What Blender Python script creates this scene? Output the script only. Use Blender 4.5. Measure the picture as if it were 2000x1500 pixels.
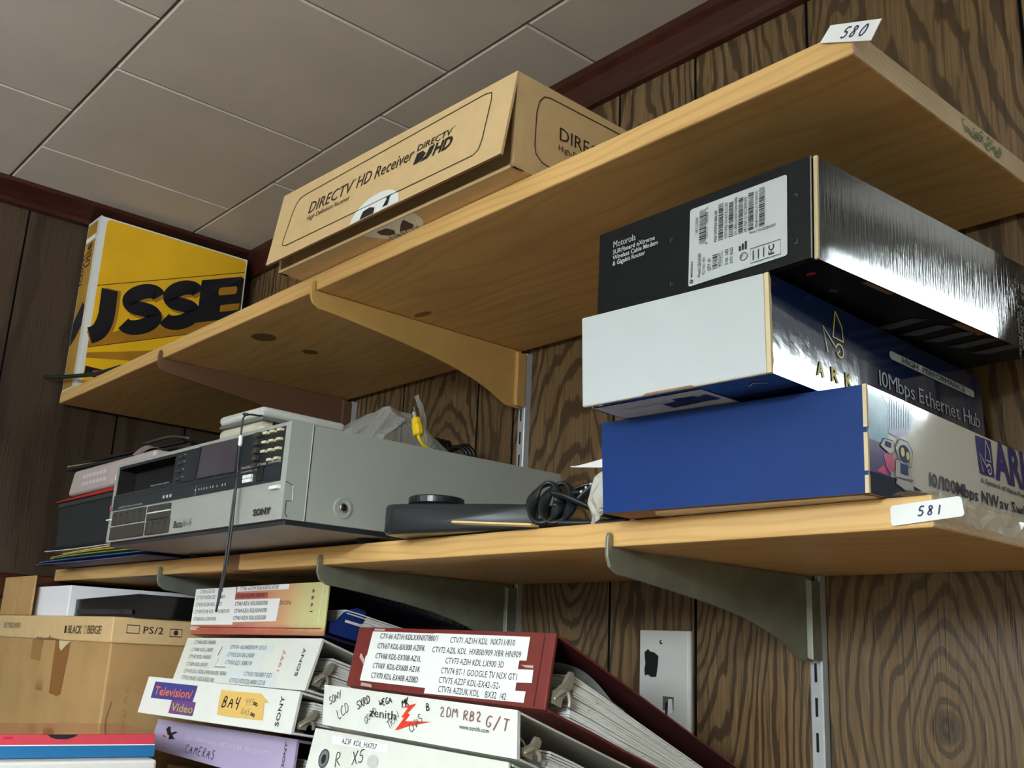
import bpy, bmesh, math, random
from mathutils import Vector, Matrix
random.seed(11)
for o in list(bpy.data.objects):
    bpy.data.objects.remove(o)
SC = bpy.context.scene
COL = SC.collection

# ------------------------------------------------------------------ camera
cd = bpy.data.cameras.new('camera')
cam = bpy.data.objects.new('camera', cd)
COL.objects.link(cam)
RX = Vector((0.66073854, 0.74923483, 0.0455165))
UP = Vector((0.16205264, -0.20159501, 0.96597018))
BK = Vector((0.73291441, -0.63087766, -0.25461707))
cam.matrix_world = Matrix(((RX.x, UP.x, BK.x, 0.9744), (RX.y, UP.y, BK.y, -0.8451), (RX.z, UP.z, BK.z, -0.0817), (0, 0, 0, 1)))
cd.sensor_fit = 'HORIZONTAL'
cd.sensor_width = 36.0
cd.lens = 1992.92 / 2000.0 * 36.0
cd.clip_start = 0.02
SC.camera = cam

# ------------------------------------------------------------------ world, exposure
w = bpy.data.worlds.new('world')
SC.world = w
w.use_nodes = True
bg = w.node_tree.nodes['Background']
bg.inputs[0].default_value = (0.9, 0.95, 1.0, 1)
bg.inputs[1].default_value = 0.05
vs = SC.view_settings
vs.view_transform = 'Standard'
vs.look = 'None'
vs.gamma = 1.0
vs.use_curve_mapping = False
vs.exposure = 0.88
LAMP_NEAR = 74.0      # emission of the fluorescent diffusers
LAMP_FAR = 16.0
LAMP_FILL = 22.0

ZC = 0.665            # ceiling
ZF = -1.62            # floor
XW = -0.87            # left wall
YW = 0.012            # paneled back wall
XE = 0.735            # where the paneled wall ends

# ------------------------------------------------------------------ materials
def lin(c):
    r = []
    for x in c[:3]:
        x = x / 255.0
        r.append(x / 12.92 if x <= 0.04045 else ((x + 0.055) / 1.055) ** 2.4)
    return tuple(r) + (1.0,)

MATS = {}
def mat(name, c=(128, 128, 128), rough=0.6, metal=0.0, coat=0.0, noise=0.0, nscale=40.0, bump=0.0, bscale=200.0, stretch=(1, 1, 1), emit=None, spec=0.5):
    if name in MATS:
        return MATS[name]
    m = bpy.data.materials.new(name)
    m.use_nodes = True
    nt = m.node_tree
    b = nt.nodes['Principled BSDF']
    b.inputs['Base Color'].default_value = lin(c)
    b.inputs['Roughness'].default_value = rough
    b.inputs['Metallic'].default_value = metal
    b.inputs['Specular IOR Level'].default_value = spec
    b.inputs['Coat Weight'].default_value = coat
    b.inputs['Coat Roughness'].default_value = 0.05
    if noise or bump:
        tc = nt.nodes.new('ShaderNodeTexCoord')
        mp = nt.nodes.new('ShaderNodeMapping')
        mp.inputs['Scale'].default_value = stretch
        nt.links.new(tc.outputs['Object'], mp.inputs['Vector'])
    if noise:
        n = nt.nodes.new('ShaderNodeTexNoise')
        n.inputs['Scale'].default_value = nscale
        n.inputs['Detail'].default_value = 5
        nt.links.new(mp.outputs[0], n.inputs['Vector'])
        r = nt.nodes.new('ShaderNodeMapRange')
        r.inputs['From Min'].default_value = 0.25
        r.inputs['From Max'].default_value = 0.75
        r.inputs['To Min'].default_value = 1 - noise
        r.inputs['To Max'].default_value = 1 + noise
        nt.links.new(n.outputs['Fac'], r.inputs['Value'])
        mx = nt.nodes.new('ShaderNodeMix')
        mx.data_type = 'RGBA'
        mx.blend_type = 'MULTIPLY'
        mx.inputs[0].default_value = 1.0
        mx.inputs[6].default_value = lin(c)
        nt.links.new(r.outputs[0], mx.inputs[7])
        nt.links.new(mx.outputs[2], b.inputs['Base Color'])
    if bump:
        n2 = nt.nodes.new('ShaderNodeTexNoise')
        n2.inputs['Scale'].default_value = bscale
        n2.inputs['Detail'].default_value = 3
        nt.links.new(mp.outputs[0], n2.inputs['Vector'])
        bp = nt.nodes.new('ShaderNodeBump')
        bp.inputs['Strength'].default_value = bump
        bp.inputs['Distance'].default_value = 0.001
        nt.links.new(n2.outputs['Fac'], bp.inputs['Height'])
        nt.links.new(bp.outputs[0], b.inputs['Normal'])
    if emit:
        b.inputs['Emission Color'].default_value = lin(emit[0])
        b.inputs['Emission Strength'].default_value = emit[1]
    MATS[name] = m
    return m

class NT:
    """small helper to write node graphs"""
    def __init__(s, name, rough=0.5, coat=0.0):
        s.m = bpy.data.materials.new(name)
        s.m.use_nodes = True
        s.t = s.m.node_tree
        s.b = s.t.nodes['Principled BSDF']
        s.b.inputs['Roughness'].default_value = rough
        s.b.inputs['Coat Weight'].default_value = coat
        MATS[name] = s.m
    def n(s, typ, **kw):
        x = s.t.nodes.new('ShaderNode' + typ)
        for k, v in kw.items():
            setattr(x, k, v)
        return x
    def put(s, sock, v):
        if hasattr(v, 'is_output'):
            s.t.links.new(v, sock)
        elif v is not None:
            sock.default_value = v
    def math(s, op, a, b=None, c=None, clamp=False):
        x = s.n('Math', operation=op, use_clamp=clamp)
        s.put(x.inputs[0], a); s.put(x.inputs[1], b); s.put(x.inputs[2], c)
        return x.outputs[0]
    def mix(s, f, a, b, mode='MIX'):
        x = s.n('Mix', data_type='RGBA', blend_type=mode)
        s.put(x.inputs[0], f); s.put(x.inputs[6], a); s.put(x.inputs[7], b)
        return x.outputs[2]
    def noise(s, vec, scale, detail=4, dist=0.0):
        x = s.n('TexNoise')
        s.put(x.inputs['Vector'], vec)
        x.inputs['Scale'].default_value = scale
        x.inputs['Detail'].default_value = detail
        x.inputs['Distortion'].default_value = dist
        return x.outputs['Fac']
    def scale(s, vec, sc):
        x = s.n('Mapping')
        s.put(x.inputs['Vector'], vec)
        x.inputs['Scale'].default_value = sc
        return x.outputs[0]
    def xyz(s, vec):
        x = s.n('SeparateXYZ')
        s.put(x.inputs[0], vec)
        return x.outputs
    def rng(s, v, a, b, c, d):
        x = s.n('MapRange')
        s.put(x.inputs['Value'], v)
        for k, q in (('From Min', a), ('From Max', b), ('To Min', c), ('To Max', d)):
            x.inputs[k].default_value = q
        return x.outputs[0]
    def smooth(s, v, a, b):
        x = s.n('MapRange', interpolation_type='SMOOTHSTEP')
        s.put(x.inputs['Value'], v)
        x.inputs['From Min'].default_value = a
        x.inputs['From Max'].default_value = b
        return x.outputs[0]

def pine(name, light, dark, knots=(), freq=70.0, gl=0.45):
    g = NT(name, gl)
    co = g.n('TexCoord').outputs['Object']
    X, Y, Z = g.xyz(co)[:3]
    wob = g.noise(g.scale(co, (2.2, 9, 9)), 1.0, 3)
    r = g.math('ADD', g.math('MULTIPLY', Z, 1.6), g.math('MULTIPLY', Y, 0.55))
    r = g.math('ADD', r, g.math('MULTIPLY', wob, 0.10))
    s = g.math('SINE', g.math('MULTIPLY', r, freq * 6.283))
    fac = g.smooth(s, 0.1, 1.0)
    fine = g.noise(g.scale(co, (6, 260, 260)), 1.0, 3)
    col = g.mix(g.math('MULTIPLY', fac, 0.36), lin(light), lin(dark))
    col = g.mix(g.rng(fine, 0.3, 0.75, 0.0, 0.28), col, lin(dark))
    big = g.noise(g.scale(co, (3, 12, 12)), 1.0, 2)
    col = g.mix(g.rng(big, 0.35, 0.7, 0.0, 0.25), col, lin((dark[0] * .85, dark[1] * .82, dark[2] * .8)))
    for (kx, ky, rx, ry) in knots:
        dx = g.math('DIVIDE', g.math('SUBTRACT', X, kx), rx)
        dy = g.math('DIVIDE', g.math('SUBTRACT', Y, ky), ry)
        d = g.math('SQRT', g.math('ADD', g.math('MULTIPLY', dx, dx), g.math('MULTIPLY', dy, dy)))
        d = g.math('ADD', d, g.math('MULTIPLY', g.math('SUBTRACT', fine, 0.5), 0.35))
        halo = g.smooth(d, 2.6, 1.0)
        col = g.mix(g.math('MULTIPLY', halo, 0.35), col, lin((214, 180, 128)))
        col = g.mix(g.math('MULTIPLY', g.smooth(d, 1.08, 0.86), 0.85), col, lin((96, 55, 34)))
        col = g.mix(g.math('MULTIPLY', g.smooth(d, 0.55, 0.2), 0.5), col, lin((140, 96, 66)))
    g.t.links.new(col, g.b.inputs['Base Color'])
    bp = g.n('Bump'); bp.inputs['Strength'].default_value = 0.12; bp.inputs['Distance'].default_value = 0.0006
    g.t.links.new(fine, bp.inputs['Height']); g.t.links.new(bp.outputs[0], g.b.inputs['Normal'])
    return g.m

def paneling(name, light, dark, amp=1.0, freq=92.0, gl=0.38):
    """wood-grain wall paneling; every plank carries its own ring centre (attribute) """
    g = NT(name, gl)
    uv = g.n('UVMap').outputs[0]
    U, Z, _ = g.xyz(uv)[:3]
    pc = g.n('Attribute', attribute_name='plank').outputs['Vector']
    CX, CZ, TN = g.xyz(pc)[:3]
    dx = g.math('SUBTRACT', U, CX)
    dz = g.math('SUBTRACT', Z, CZ)
    cmb = g.n('CombineXYZ')
    g.put(cmb.inputs[0], g.math('ADD', U, g.math('MULTIPLY', TN, 3.1)))
    g.put(cmb.inputs[1], Z); g.put(cmb.inputs[2], TN)
    p = cmb.outputs[0]
    w1 = g.noise(g.scale(p, (9, 3.2, 1)), 1.0, 3)
    w2 = g.noise(g.scale(p, (34, 8, 1)), 1.0, 3)
    kk = g.math('SUBTRACT', 0.72, g.math('MULTIPLY', g.math('GREATER_THAN', TN, 0.5), 0.56))
    ez = g.math('DIVIDE', g.math('MULTIPLY', dz, kk), g.math('ADD', 1.0, g.math('MULTIPLY', g.math('ABSOLUTE', dz), 4.0)))
    rr = g.math('SQRT', g.math('ADD', g.math('MULTIPLY', dx, dx), g.math('MULTIPLY', ez, ez)))
    rr = g.math('ADD', rr, g.math('MULTIPLY', g.math('SUBTRACT', w1, 0.5), 0.075 * amp))
    rr = g.math('ADD', rr, g.math('MULTIPLY', g.math('SUBTRACT', w2, 0.5), 0.020 * amp))
    s = g.math('SINE', g.math('MULTIPLY', rr, freq * 6.283))
    band = g.smooth(s, 0.12, 0.72)
    streak = g.noise(g.scale(p, (420, 9, 1)), 1.0, 3)
    pores = g.smooth(g.noise(g.scale(p, (300, 11, 1)), 1.0, 2), 0.56, 0.68)
    tone = g.noise(g.scale(p, (4, 1.4, 1)), 1.0, 2)
    col = g.mix(g.math('MULTIPLY', band, 0.82), lin(light), lin(dark))
    col = g.mix(g.math('MULTIPLY', pores, 0.55), col, lin((dark[0] * .7, dark[1] * .7, dark[2] * .7)))
    col = g.mix(g.rng(streak, 0.3, 0.75, 0.0, 0.6), col, lin((dark[0] * 1.15, dark[1] * 1.1, dark[2] * 1.05)))
    col = g.mix(g.rng(tone, 0.35, 0.7, 0.0, 0.45), col, lin((light[0] * .62, light[1] * .6, light[2] * .58)))
    kx = g.math('DIVIDE', dx, 0.016); kz = g.math('DIVIDE', dz, 0.016)
    kd = g.math('SQRT', g.math('ADD', g.math('MULTIPLY', kx, kx), g.math('MULTIPLY', kz, kz)))
    col = g.mix(g.math('MULTIPLY', g.smooth(kd, 1.1, 0.7), 0.6), col, lin((dark[0] * .9, dark[1] * .9, dark[2] * .9)))
    g.t.links.new(col, g.b.inputs['Base Color'])
    bp = g.n('Bump'); bp.inputs['Strength'].default_value = 0.25; bp.inputs['Distance'].default_value = 0.0008
    g.t.links.new(g.math('ADD', streak, pores), bp.inputs['Height']); g.t.links.new(bp.outputs[0], g.b.inputs['Normal'])
    return g.m

def film(name, tint=(235, 240, 240), alpha=0.3, rough=0.12):
    m = bpy.data.materials.new(name); m.use_nodes = True
    nt = m.node_tree; b = nt.nodes['Principled BSDF']
    b.inputs['Base Color'].default_value = lin(tint)
    b.inputs['Roughness'].default_value = rough
    b.inputs['Coat Weight'].default_value = 0.6
    tr = nt.nodes.new('ShaderNodeBsdfTransparent'); mx = nt.nodes.new('ShaderNodeMixShader')
    lw = nt.nodes.new('ShaderNodeLayerWeight'); lw.inputs['Blend'].default_value = 0.35
    r = nt.nodes.new('ShaderNodeMapRange'); r.inputs['To Min'].default_value = alpha; r.inputs['To Max'].default_value = min(1.0, alpha + 0.55)
    nt.links.new(lw.outputs['Facing'], r.inputs['Value'])
    nt.links.new(r.outputs[0], mx.inputs[0]); nt.links.new(tr.outputs[0], mx.inputs[1]); nt.links.new(b.outputs[0], mx.inputs[2])
    nt.links.new(mx.outputs[0], nt.nodes['Material Output'].inputs['Surface'])
    MATS[name] = m
    return m

# ------------------------------------------------------------------ mesh helpers
class MB:
    def __init__(s):
        s.v = []; s.f = []; s.mi = []; s.mats = []; s.sm = []
    def mid(s, m):
        if m not in s.mats:
            s.mats.append(m)
        return s.mats.index(m)
    def add(s, vs, fs, m, smooth=False):
        k = len(s.v)
        s.v += [Vector(v) for v in vs]
        i = s.mid(m) if not isinstance(m, (list, tuple)) else None
        for j, f in enumerate(fs):
            s.f.append([a + k for a in f])
            s.mi.append(i if i is not None else s.mid(m[j]))
            s.sm.append(smooth)
    def hexa(s, c, m):
        """8 corners FBL FBR FTR FTL KBL KBR KTR KTL; m: one material or [front, right, top, left, bottom, back]"""
        fs = [(0, 1, 2, 3), (1, 5, 6, 2), (3, 2, 6, 7), (4, 0, 3, 7), (4, 5, 1, 0), (5, 4, 7, 6)]
        s.add(c, fs, m)
    def box(s, a, b, m):
        x0, y0, z0 = a; x1, y1, z1 = b
        s.hexa([(x0, y0, z0), (x1, y0, z0), (x1, y0, z1), (x0, y0, z1), (x0, y1, z0), (x1, y1, z0), (x1, y1, z1), (x0, y1, z1)], m)
    def bm(s, bm, m, smooth=False):
        bm.verts.index_update()
        s.add([v.co.copy() for v in bm.verts], [[v.index for v in f.verts] for f in bm.faces], m, smooth)
        bm.free()
    def rbox(s, a, b, m, r=0.004, seg=3, rot=None, smooth=True):
        """axis-aligned box with rounded edges; optional rotation matrix about its centre"""
        bm = bmesh.new()
        bmesh.ops.create_cube(bm, size=1)
        c = (Vector(a) + Vector(b)) / 2; d = Vector(b) - Vector(a)
        for v in bm.verts:
            v.co = Vector((v.co.x * d.x, v.co.y * d.y, v.co.z * d.z))
        bmesh.ops.bevel(bm, geom=list(bm.edges), offset=r, segments=seg, profile=0.5, affect='EDGES')
        for v in bm.verts:
            v.co = (rot @ v.co if rot else v.co) + c
        s.bm(bm, m, smooth)
    def prism(s, pts, off, m):
        """closed polygon (3D points) swept by the vector off"""
        n = len(pts); o = Vector(off)
        vs = [Vector(p) for p in pts] + [Vector(p) + o for p in pts]
        fs = [list(range(n))[::-1], [i + n for i in range(n)]] + [(i, (i + 1) % n, (i + 1) % n + n, i + n) for i in range(n)]
        s.add(vs, fs, m)
    def tube(s, path, r, m, seg=10, flat=1.0, closed=False):
        P = [Vector(p) for p in path]
        if not closed and 3 <= len(P) <= 12 and not isinstance(r, (list, tuple)):
            Q = [P[0] * 2 - P[1]] + P + [P[-1] * 2 - P[-2]]; out = []
            for i in range(1, len(Q) - 2):
                for k in range(5):
                    u = k / 5.0; a, b_, c, d = Q[i - 1], Q[i], Q[i + 1], Q[i + 2]
                    out.append(0.5 * ((b_ * 2) + (c - a) * u + (a * 2 - b_ * 5 + c * 4 - d) * u * u + (b_ * 3 - a - c * 3 + d) * u * u * u))
            P = out + [P[-1]]
        n = len(P); vs = []; fs = []
        up = Vector((0.13, 0.21, 0.97))
        for i in range(n):
            t = (P[(i + 1) % n] - P[i - 1]) if closed else (P[min(i + 1, n - 1)] - P[max(i - 1, 0)])
            t = t.normalized() if t.length > 0 else Vector((0, 0, 1))
            a = t.cross(up); a = a.normalized() if a.length > 1e-5 else Vector((1, 0, 0)); b = a.cross(t)
            rr = r[i] if isinstance(r, (list, tuple)) else r
            for k in range(seg):
                q = 2 * math.pi * k / seg
                vs.append(P[i] + a * (math.cos(q) * rr) + b * (math.sin(q) * rr * flat))
        for i in range(n if closed else n - 1):
            for k in range(seg):
                i2 = (i + 1) % n
                fs.append((i * seg + k, i * seg + (k + 1) % seg, i2 * seg + (k + 1) % seg, i2 * seg + k))
        if not closed:
            fs.append(list(range(seg))[::-1]); fs.append([(n - 1) * seg + k for k in range(seg)])
        s.add(vs, fs, m, True)
    def disc(s, c, ax, prof, m, seg=28):
        """lathe: prof = [(radius, height along ax)]"""
        ax = Vector(ax).normalized(); a = ax.orthogonal().normalized(); b = ax.cross(a); c = Vector(c); vs = []; fs = []
        for (r, h) in prof:
            for k in range(seg):
                q = 2 * math.pi * k / seg
                vs.append(c + ax * h + a * (math.cos(q) * r) + b * (math.sin(q) * r))
        for i in range(len(prof) - 1):
            for k in range(seg):
                fs.append((i * seg + k, i * seg + (k + 1) % seg, (i + 1) * seg + (k + 1) % seg, (i + 1) * seg + k))
        fs.append(list(range(seg))[::-1]); fs.append([(len(prof) - 1) * seg + k for k in range(seg)])
        s.add(vs, fs, m)
    def build(s, name, parent=None, bevel=0.0, seg=2, label=None, origin=None):
        me = bpy.data.meshes.new(name)
        base = Vector((0, 0, 0))
        if parent is not None:
            base = Vector(parent['_o'])
        elif origin is not None:
            base = Vector(origin)
        elif s.v:
            n = len(s.v)
            base = Vector((sum(v.x for v in s.v) / n, sum(v.y for v in s.v) / n, min(v.z for v in s.v)))
        me.from_pydata([tuple(v - base) for v in s.v], [], s.f)
        for m in s.mats:
            me.materials.append(m)
        me.polygons.foreach_set('material_index', s.mi)
        me.polygons.foreach_set('use_smooth', s.sm)
        me.update()
        ob = bpy.data.objects.new(name, me); COL.objects.link(ob)
        ob['_o'] = tuple(base)
        if parent is not None:
            ob.parent = parent
        else:
            ob.location = base
        if bevel:
            bv = ob.modifiers.new('bevel', 'BEVEL'); bv.width = bevel; bv.segments = seg; bv.limit_method = 'ANGLE'; bv.angle_limit = math.radians(40)
        if label:
            ob['label'] = label
        return ob

def thing(name, label, cat, loc, group=None):
    o = bpy.data.objects.new(name, None); COL.objects.link(o)
    o.empty_display_size = 0.02
    o.location = loc; o['_o'] = tuple(loc); o['label'] = label; o['category'] = cat
    if group: o['group'] = group
    return o
def tag(o, label, cat, group=None):
    o['label'] = label; o['category'] = cat
    if group: o['group'] = group
    return o
def struct(mb, name, **kw):
    o = mb.build(name, **kw); o['kind'] = 'structure'
    return o

def trip(c, s, t, v):
    """point inside a hexahedron: s along the width, t into the depth, v up"""
    c = [Vector(p) for p in c]
    def bl(a, b, d, e): return (a * (1 - s) + b * s) * (1 - v) + (e * (1 - s) + d * s) * v
    return bl(c[0], c[1], c[2], c[3]) * (1 - t) + bl(c[4], c[5], c[6], c[7]) * t
def sub(c, s0, s1, t0, t1, v0, v1):
    return [trip(c, s0, t0, v0), trip(c, s1, t0, v0), trip(c, s1, t0, v1), trip(c, s0, t0, v1), trip(c, s0, t1, v0), trip(c, s1, t1, v0), trip(c, s1, t1, v1), trip(c, s0, t1, v1)]

class Patch:
    """a face of a thing to print on: corners BL BR TR TL; pt takes fractions"""
    def __init__(s, q):
        s.q = [Vector(p) for p in q]
        s.W = (s.q[1] - s.q[0]).length; s.H = (s.q[3] - s.q[0]).length
        s.N = (s.q[1] - s.q[0]).cross(s.q[3] - s.q[0]).normalized()
    def pt(s, a, b, n=0.0):
        q = s.q
        return (q[0] * (1 - a) + q[1] * a) * (1 - b) + (q[3] * (1 - a) + q[2] * a) * b + s.N * n
FACES = {'F': (0, 1, 2, 3), 'R': (1, 5, 6, 2), 'B': (4, 5, 1, 0), 'L': (4, 0, 3, 7), 'T': (3, 2, 6, 7)}
def face(c, k): return Patch([c[i] for i in FACES[k]])

def rect(mb, P, a0, b0, a1, b1, m, n=0.0004):
    mb.add([P.pt(a0, b0, n), P.pt(a1, b0, n), P.pt(a1, b1, n), P.pt(a0, b1, n)], [(0, 1, 2, 3)], m)
def poly(mb, P, pts, m, n=0.0004):
    mb.add([P.pt(a, b, n) for a, b in pts], [list(range(len(pts)))], m)
def slab(mb, P, pts, m, n0, n1):
    """raised plate: polygon extruded from n0 to n1 above the face"""
    k = len(pts)
    area = sum(pts[i][0] * pts[(i + 1) % k][1] - pts[(i + 1) % k][0] * pts[i][1] for i in range(k))
    if area < 0: pts = pts[::-1]
    vs = [P.pt(a, b, n0) for a, b in pts] + [P.pt(a, b, n1) for a, b in pts]
    fs = [[i + k for i in range(k)], list(range(k))[::-1]] + [(i, (i + 1) % k, (i + 1) % k + k, i + k) for i in range(k)]
    mb.add(vs, fs, m)
def stroke(mb, P, pts, wd, m, n=0.0006, closed=False):
    """ribbon along a polyline, pts in fractions, width in metres"""
    q = [Vector((a * P.W, b * P.H)) for a, b in pts]
    k = len(q); L = []; R = []
    for i in range(k):
        if closed: d = q[(i + 1) % k] - q[i - 1]
        else: d = q[min(i + 1, k - 1)] - q[max(i - 1, 0)]
        if d.length < 1e-9: d = Vector((1, 0))
        d.normalize(); o = Vector((-d.y, d.x)) * wd / 2
        L.append(q[i] + o); R.append(q[i] - o)
    vs = [P.pt(p.x / P.W, p.y / P.H, n) for p in R] + [P.pt(p.x / P.W, p.y / P.H, n) for p in L]
    fs = [(i, (i + 1) % k, (i + 1) % k + k, i + k) for i in range(k if closed else k - 1)]
    mb.add(vs, fs, m)
def ring(cx, cy, rx, ry, a0=0, a1=360, k=20):
    return [(cx + rx * math.cos(math.radians(a0 + (a1 - a0) * i / k)), cy + ry * math.sin(math.radians(a0 + (a1 - a0) * i / k))) for i in range(k + 1)]
def rrect(a0, b0, a1, b1, ra, rb, k=6):
    p = []
    for cx, cy, s in ((a1 - ra, b0 + rb, -90), (a1 - ra, b1 - rb, 0), (a0 + ra, b1 - rb, 90), (a0 + ra, b0 + rb, 180)):
        p += ring(cx, cy, ra, rb, s, s + 90, k)
    return p

_TX = {}
def glyphs(body, bold):
    k = (body, bold)
    if k not in _TX:
        c = bpy.data.curves.new('t', 'FONT'); c.body = body; c.size = 1.0; c.offset = bold; c.resolution_u = 2
        o = bpy.data.objects.new('t', c)
        me = bpy.data.meshes.new_from_object(o)
        vs = [(v.co.x, v.co.y) for v in me.vertices]; fs = [list(p.vertices) for p in me.polygons]
        bpy.data.objects.remove(o); bpy.data.curves.remove(c); bpy.data.meshes.remove(me)
        _TX[k] = (vs, fs)
    return _TX[k]
_cap = max(v[1] for v in glyphs('H', 0.0)[0])
def text(mb, P, body, a, b, h, m, w=None, rot=0.0, shear=0.0, bold=0.0, n=0.0006, slope=0.0):
    """built-in lettering: baseline starts at the fraction (a,b); h cap height and w total length in metres"""
    vs, fs = glyphs(body, bold)
    if not vs: return
    x0 = min(v[0] for v in vs); x1 = max(v[0] for v in vs)
    ky = h / _cap; kx = ky if w is None else w / (x1 - x0)
    cr, sr = math.cos(math.radians(rot)), math.sin(math.radians(rot))
    out = []
    for x, y in vs:
        X = (x - x0) * kx; Y = y * ky + X * slope; X += y * ky * shear
        out.append(P.pt(a + (X * cr - Y * sr) / P.W, b + (X * sr + Y * cr) / P.H, n))
    mb.add(out, fs, m)

# hand lettering: strokes on a 0..1 grid
HW = {
 'A': [[(0, 0), (.34, 1), (.66, 0)], [(.14, .38), (.56, .4)]], 'B': [[(.05, 0), (.08, 1), (.5, .85), (.45, .58), (.1, .52), (.55, .4), (.5, .08), (.05, 0)]],
 'C': [[(.6, .85), (.35, 1), (.08, .7), (.04, .3), (.25, 0), (.6, .1)]], 'D': [[(.05, 0), (.1, 1), (.5, .8), (.6, .4), (.4, .05), (.05, 0)]],
 'E': [[(.55, 1), (.05, 1), (.05, 0), (.55, .02)], [(.05, .5), (.42, .52)]], 'F': [[(.05, 0), (.08, 1), (.6, 1)], [(.08, .52), (.45, .55)]],
 'G': [[(.6, .85), (.35, 1), (.06, .6), (.1, .12), (.4, 0), (.6, .3), (.35, .42)]], 'H': [[(.05, 1), (.05, 0)], [(.58, 1), (.55, 0)], [(.05, .5), (.56, .52)]],
 'I': [[(.2, 1), (.18, 0)]], 'K': [[(.05, 1), (.05, 0)], [(.55, 1), (.08, .45), (.6, 0)]], 'L': [[(.08, 1), (.05, 0), (.55, .05)]],
 'M': [[(0, 0), (.1, 1), (.35, .35), (.6, 1), (.7, 0)]], 'N': [[(.03, 0), (.05, 1), (.55, 0), (.58, 1)]], 'O': [[(.3, 1), (.03, .6), (.1, .1), (.4, 0), (.6, .4), (.5, .9), (.3, 1)]],
 'P': [[(.05, 0), (.08, 1), (.5, .9), (.5, .6), (.08, .5)]], 'R': [[(.05, 0), (.08, 1), (.52, .88), (.45, .58), (.1, .5), (.6, 0)]],
 'S': [[(.55, .88), (.3, 1), (.06, .8), (.15, .58), (.48, .42), (.55, .18), (.3, 0), (.02, .12)]], 'T': [[(0, .98), (.62, 1)], [(.32, 1), (.28, 0)]],
 'U': [[(.05, 1), (.05, .2), (.3, 0), (.55, .25), (.56, 1)]], 'W': [[(0, 1), (.15, 0), (.35, .7), (.55, 0), (.72, 1)]], 'X': [[(0, 1), (.6, 0)], [(.58, 1), (.02, 0)]],
 'Y': [[(0, 1), (.3, .5)], [(.6, 1), (.2, 0)]], 'Z': [[(0, .96), (.6, 1), (.02, .02), (.62, .04)]],
 '0': [[(.3, 1), (.03, .6), (.1, .1), (.38, 0), (.58, .4), (.5, .9), (.3, 1)]], '1': [[(.28, 1), (.24, 0)]], '2': [[(.05, .8), (.3, 1), (.52, .75), (.02, .02), (.6, .05)]],
 '4': [[(.1, 1), (.02, .45), (.55, .45)], [(.5, 1), (.46, -.1)]], '5': [[(.58, 1), (.15, .96), (.08, .55), (.42, .58), (.55, .28), (.35, .02), (.02, .1)]],
 '8': [[(.5, .85), (.28, 1), (.08, .82), (.5, .3), (.35, .02), (.08, .1), (.1, .35), (.48, .7), (.5, .85)]], '3': [[(.05, .9), (.4, 1), (.48, .75), (.2, .55), (.52, .35), (.35, .02), (.02, .1)]],
 '/': [[(0, -.15), (.5, 1.1)]], ' ': [], '.': [[(.1, .0), (.16, .06)]], '-': [[(.05, .5), (.5, .5)]],
 'a': [[(.5, .55), (.2, .6), (.05, .25), (.2, 0), (.45, .2), (.5, .55), (.55, 0)]], 'e': [[(.05, .3), (.48, .38), (.3, .6), (.06, .35), (.2, 0), (.5, .1)]], 'g': [[(.5, .55), (.2, .6), (.05, .25), (.3, .05), (.5, .5), (.45, -.3), (.1, -.3)]],
 'n': [[(.05, .6), (.05, 0), (.1, .4), (.4, .6), (.5, 0)]], 'i': [[(.15, .6), (.15, 0)]], 'r': [[(.05, .6), (.08, 0), (.12, .4), (.45, .6)]], 's': [[(.4, .55), (.1, .5), (.4, .2), (.05, .0)]], 'd': [[(.45, 1), (.45, 0), (.1, .1), (.1, .5), (.45, .4)]],
}
def smooth2(p):
    if len(p) < 3: return p
    r = [p[0]]
    for i in range(len(p) - 1):
        a, b = p[i], p[i + 1]
        r.append((a[0] * .75 + b[0] * .25, a[1] * .75 + b[1] * .25)); r.append((a[0] * .25 + b[0] * .75, a[1] * .25 + b[1] * .75))
    return r + [p[-1]]
def hand(mb, P, s, a, b, h, wd, m, rot=0.0, adv=0.85, n=0.0007, shear=0.12):
    cr, sr = math.cos(math.radians(rot)), math.sin(math.radians(rot))
    x = 0.0
    for ch in s:
        for st in HW.get(ch, HW.get(ch.upper(), [])):
            q = []
            for (px, py) in smooth2(st):
                X = (x + px + shear * py) * h; Y = (py + random.uniform(-.02, .02)) * h
                q.append((a + (X * cr - Y * sr) / P.W, b + (X * sr + Y * cr) / P.H))
            stroke(mb, P, q, wd, m, n)
        x += adv * random.uniform(.92, 1.08)
SER = {}
for c_ in 'PFT1fI': SER[c_] = 'lb lt' if c_ in 'PF' else 'cb'
SER.update({'E': 'lb lt', 'H': 'lb lt rb rt', 'M': 'lb lt rb rt', 'N': 'lb lt rt', 'W': 'lt rt ct', 'b': 'lt', 'p': 'lm', 'h': 'lb lt rb', 'n': 'lb lm rb', 'r': 'lb lm', 't': 'cb', 'u': 'lm rb', 'i': 'cb', 'y': 'lm rm', 'w': 'lm rm', 'Y': 'lt rt cb'})
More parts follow.
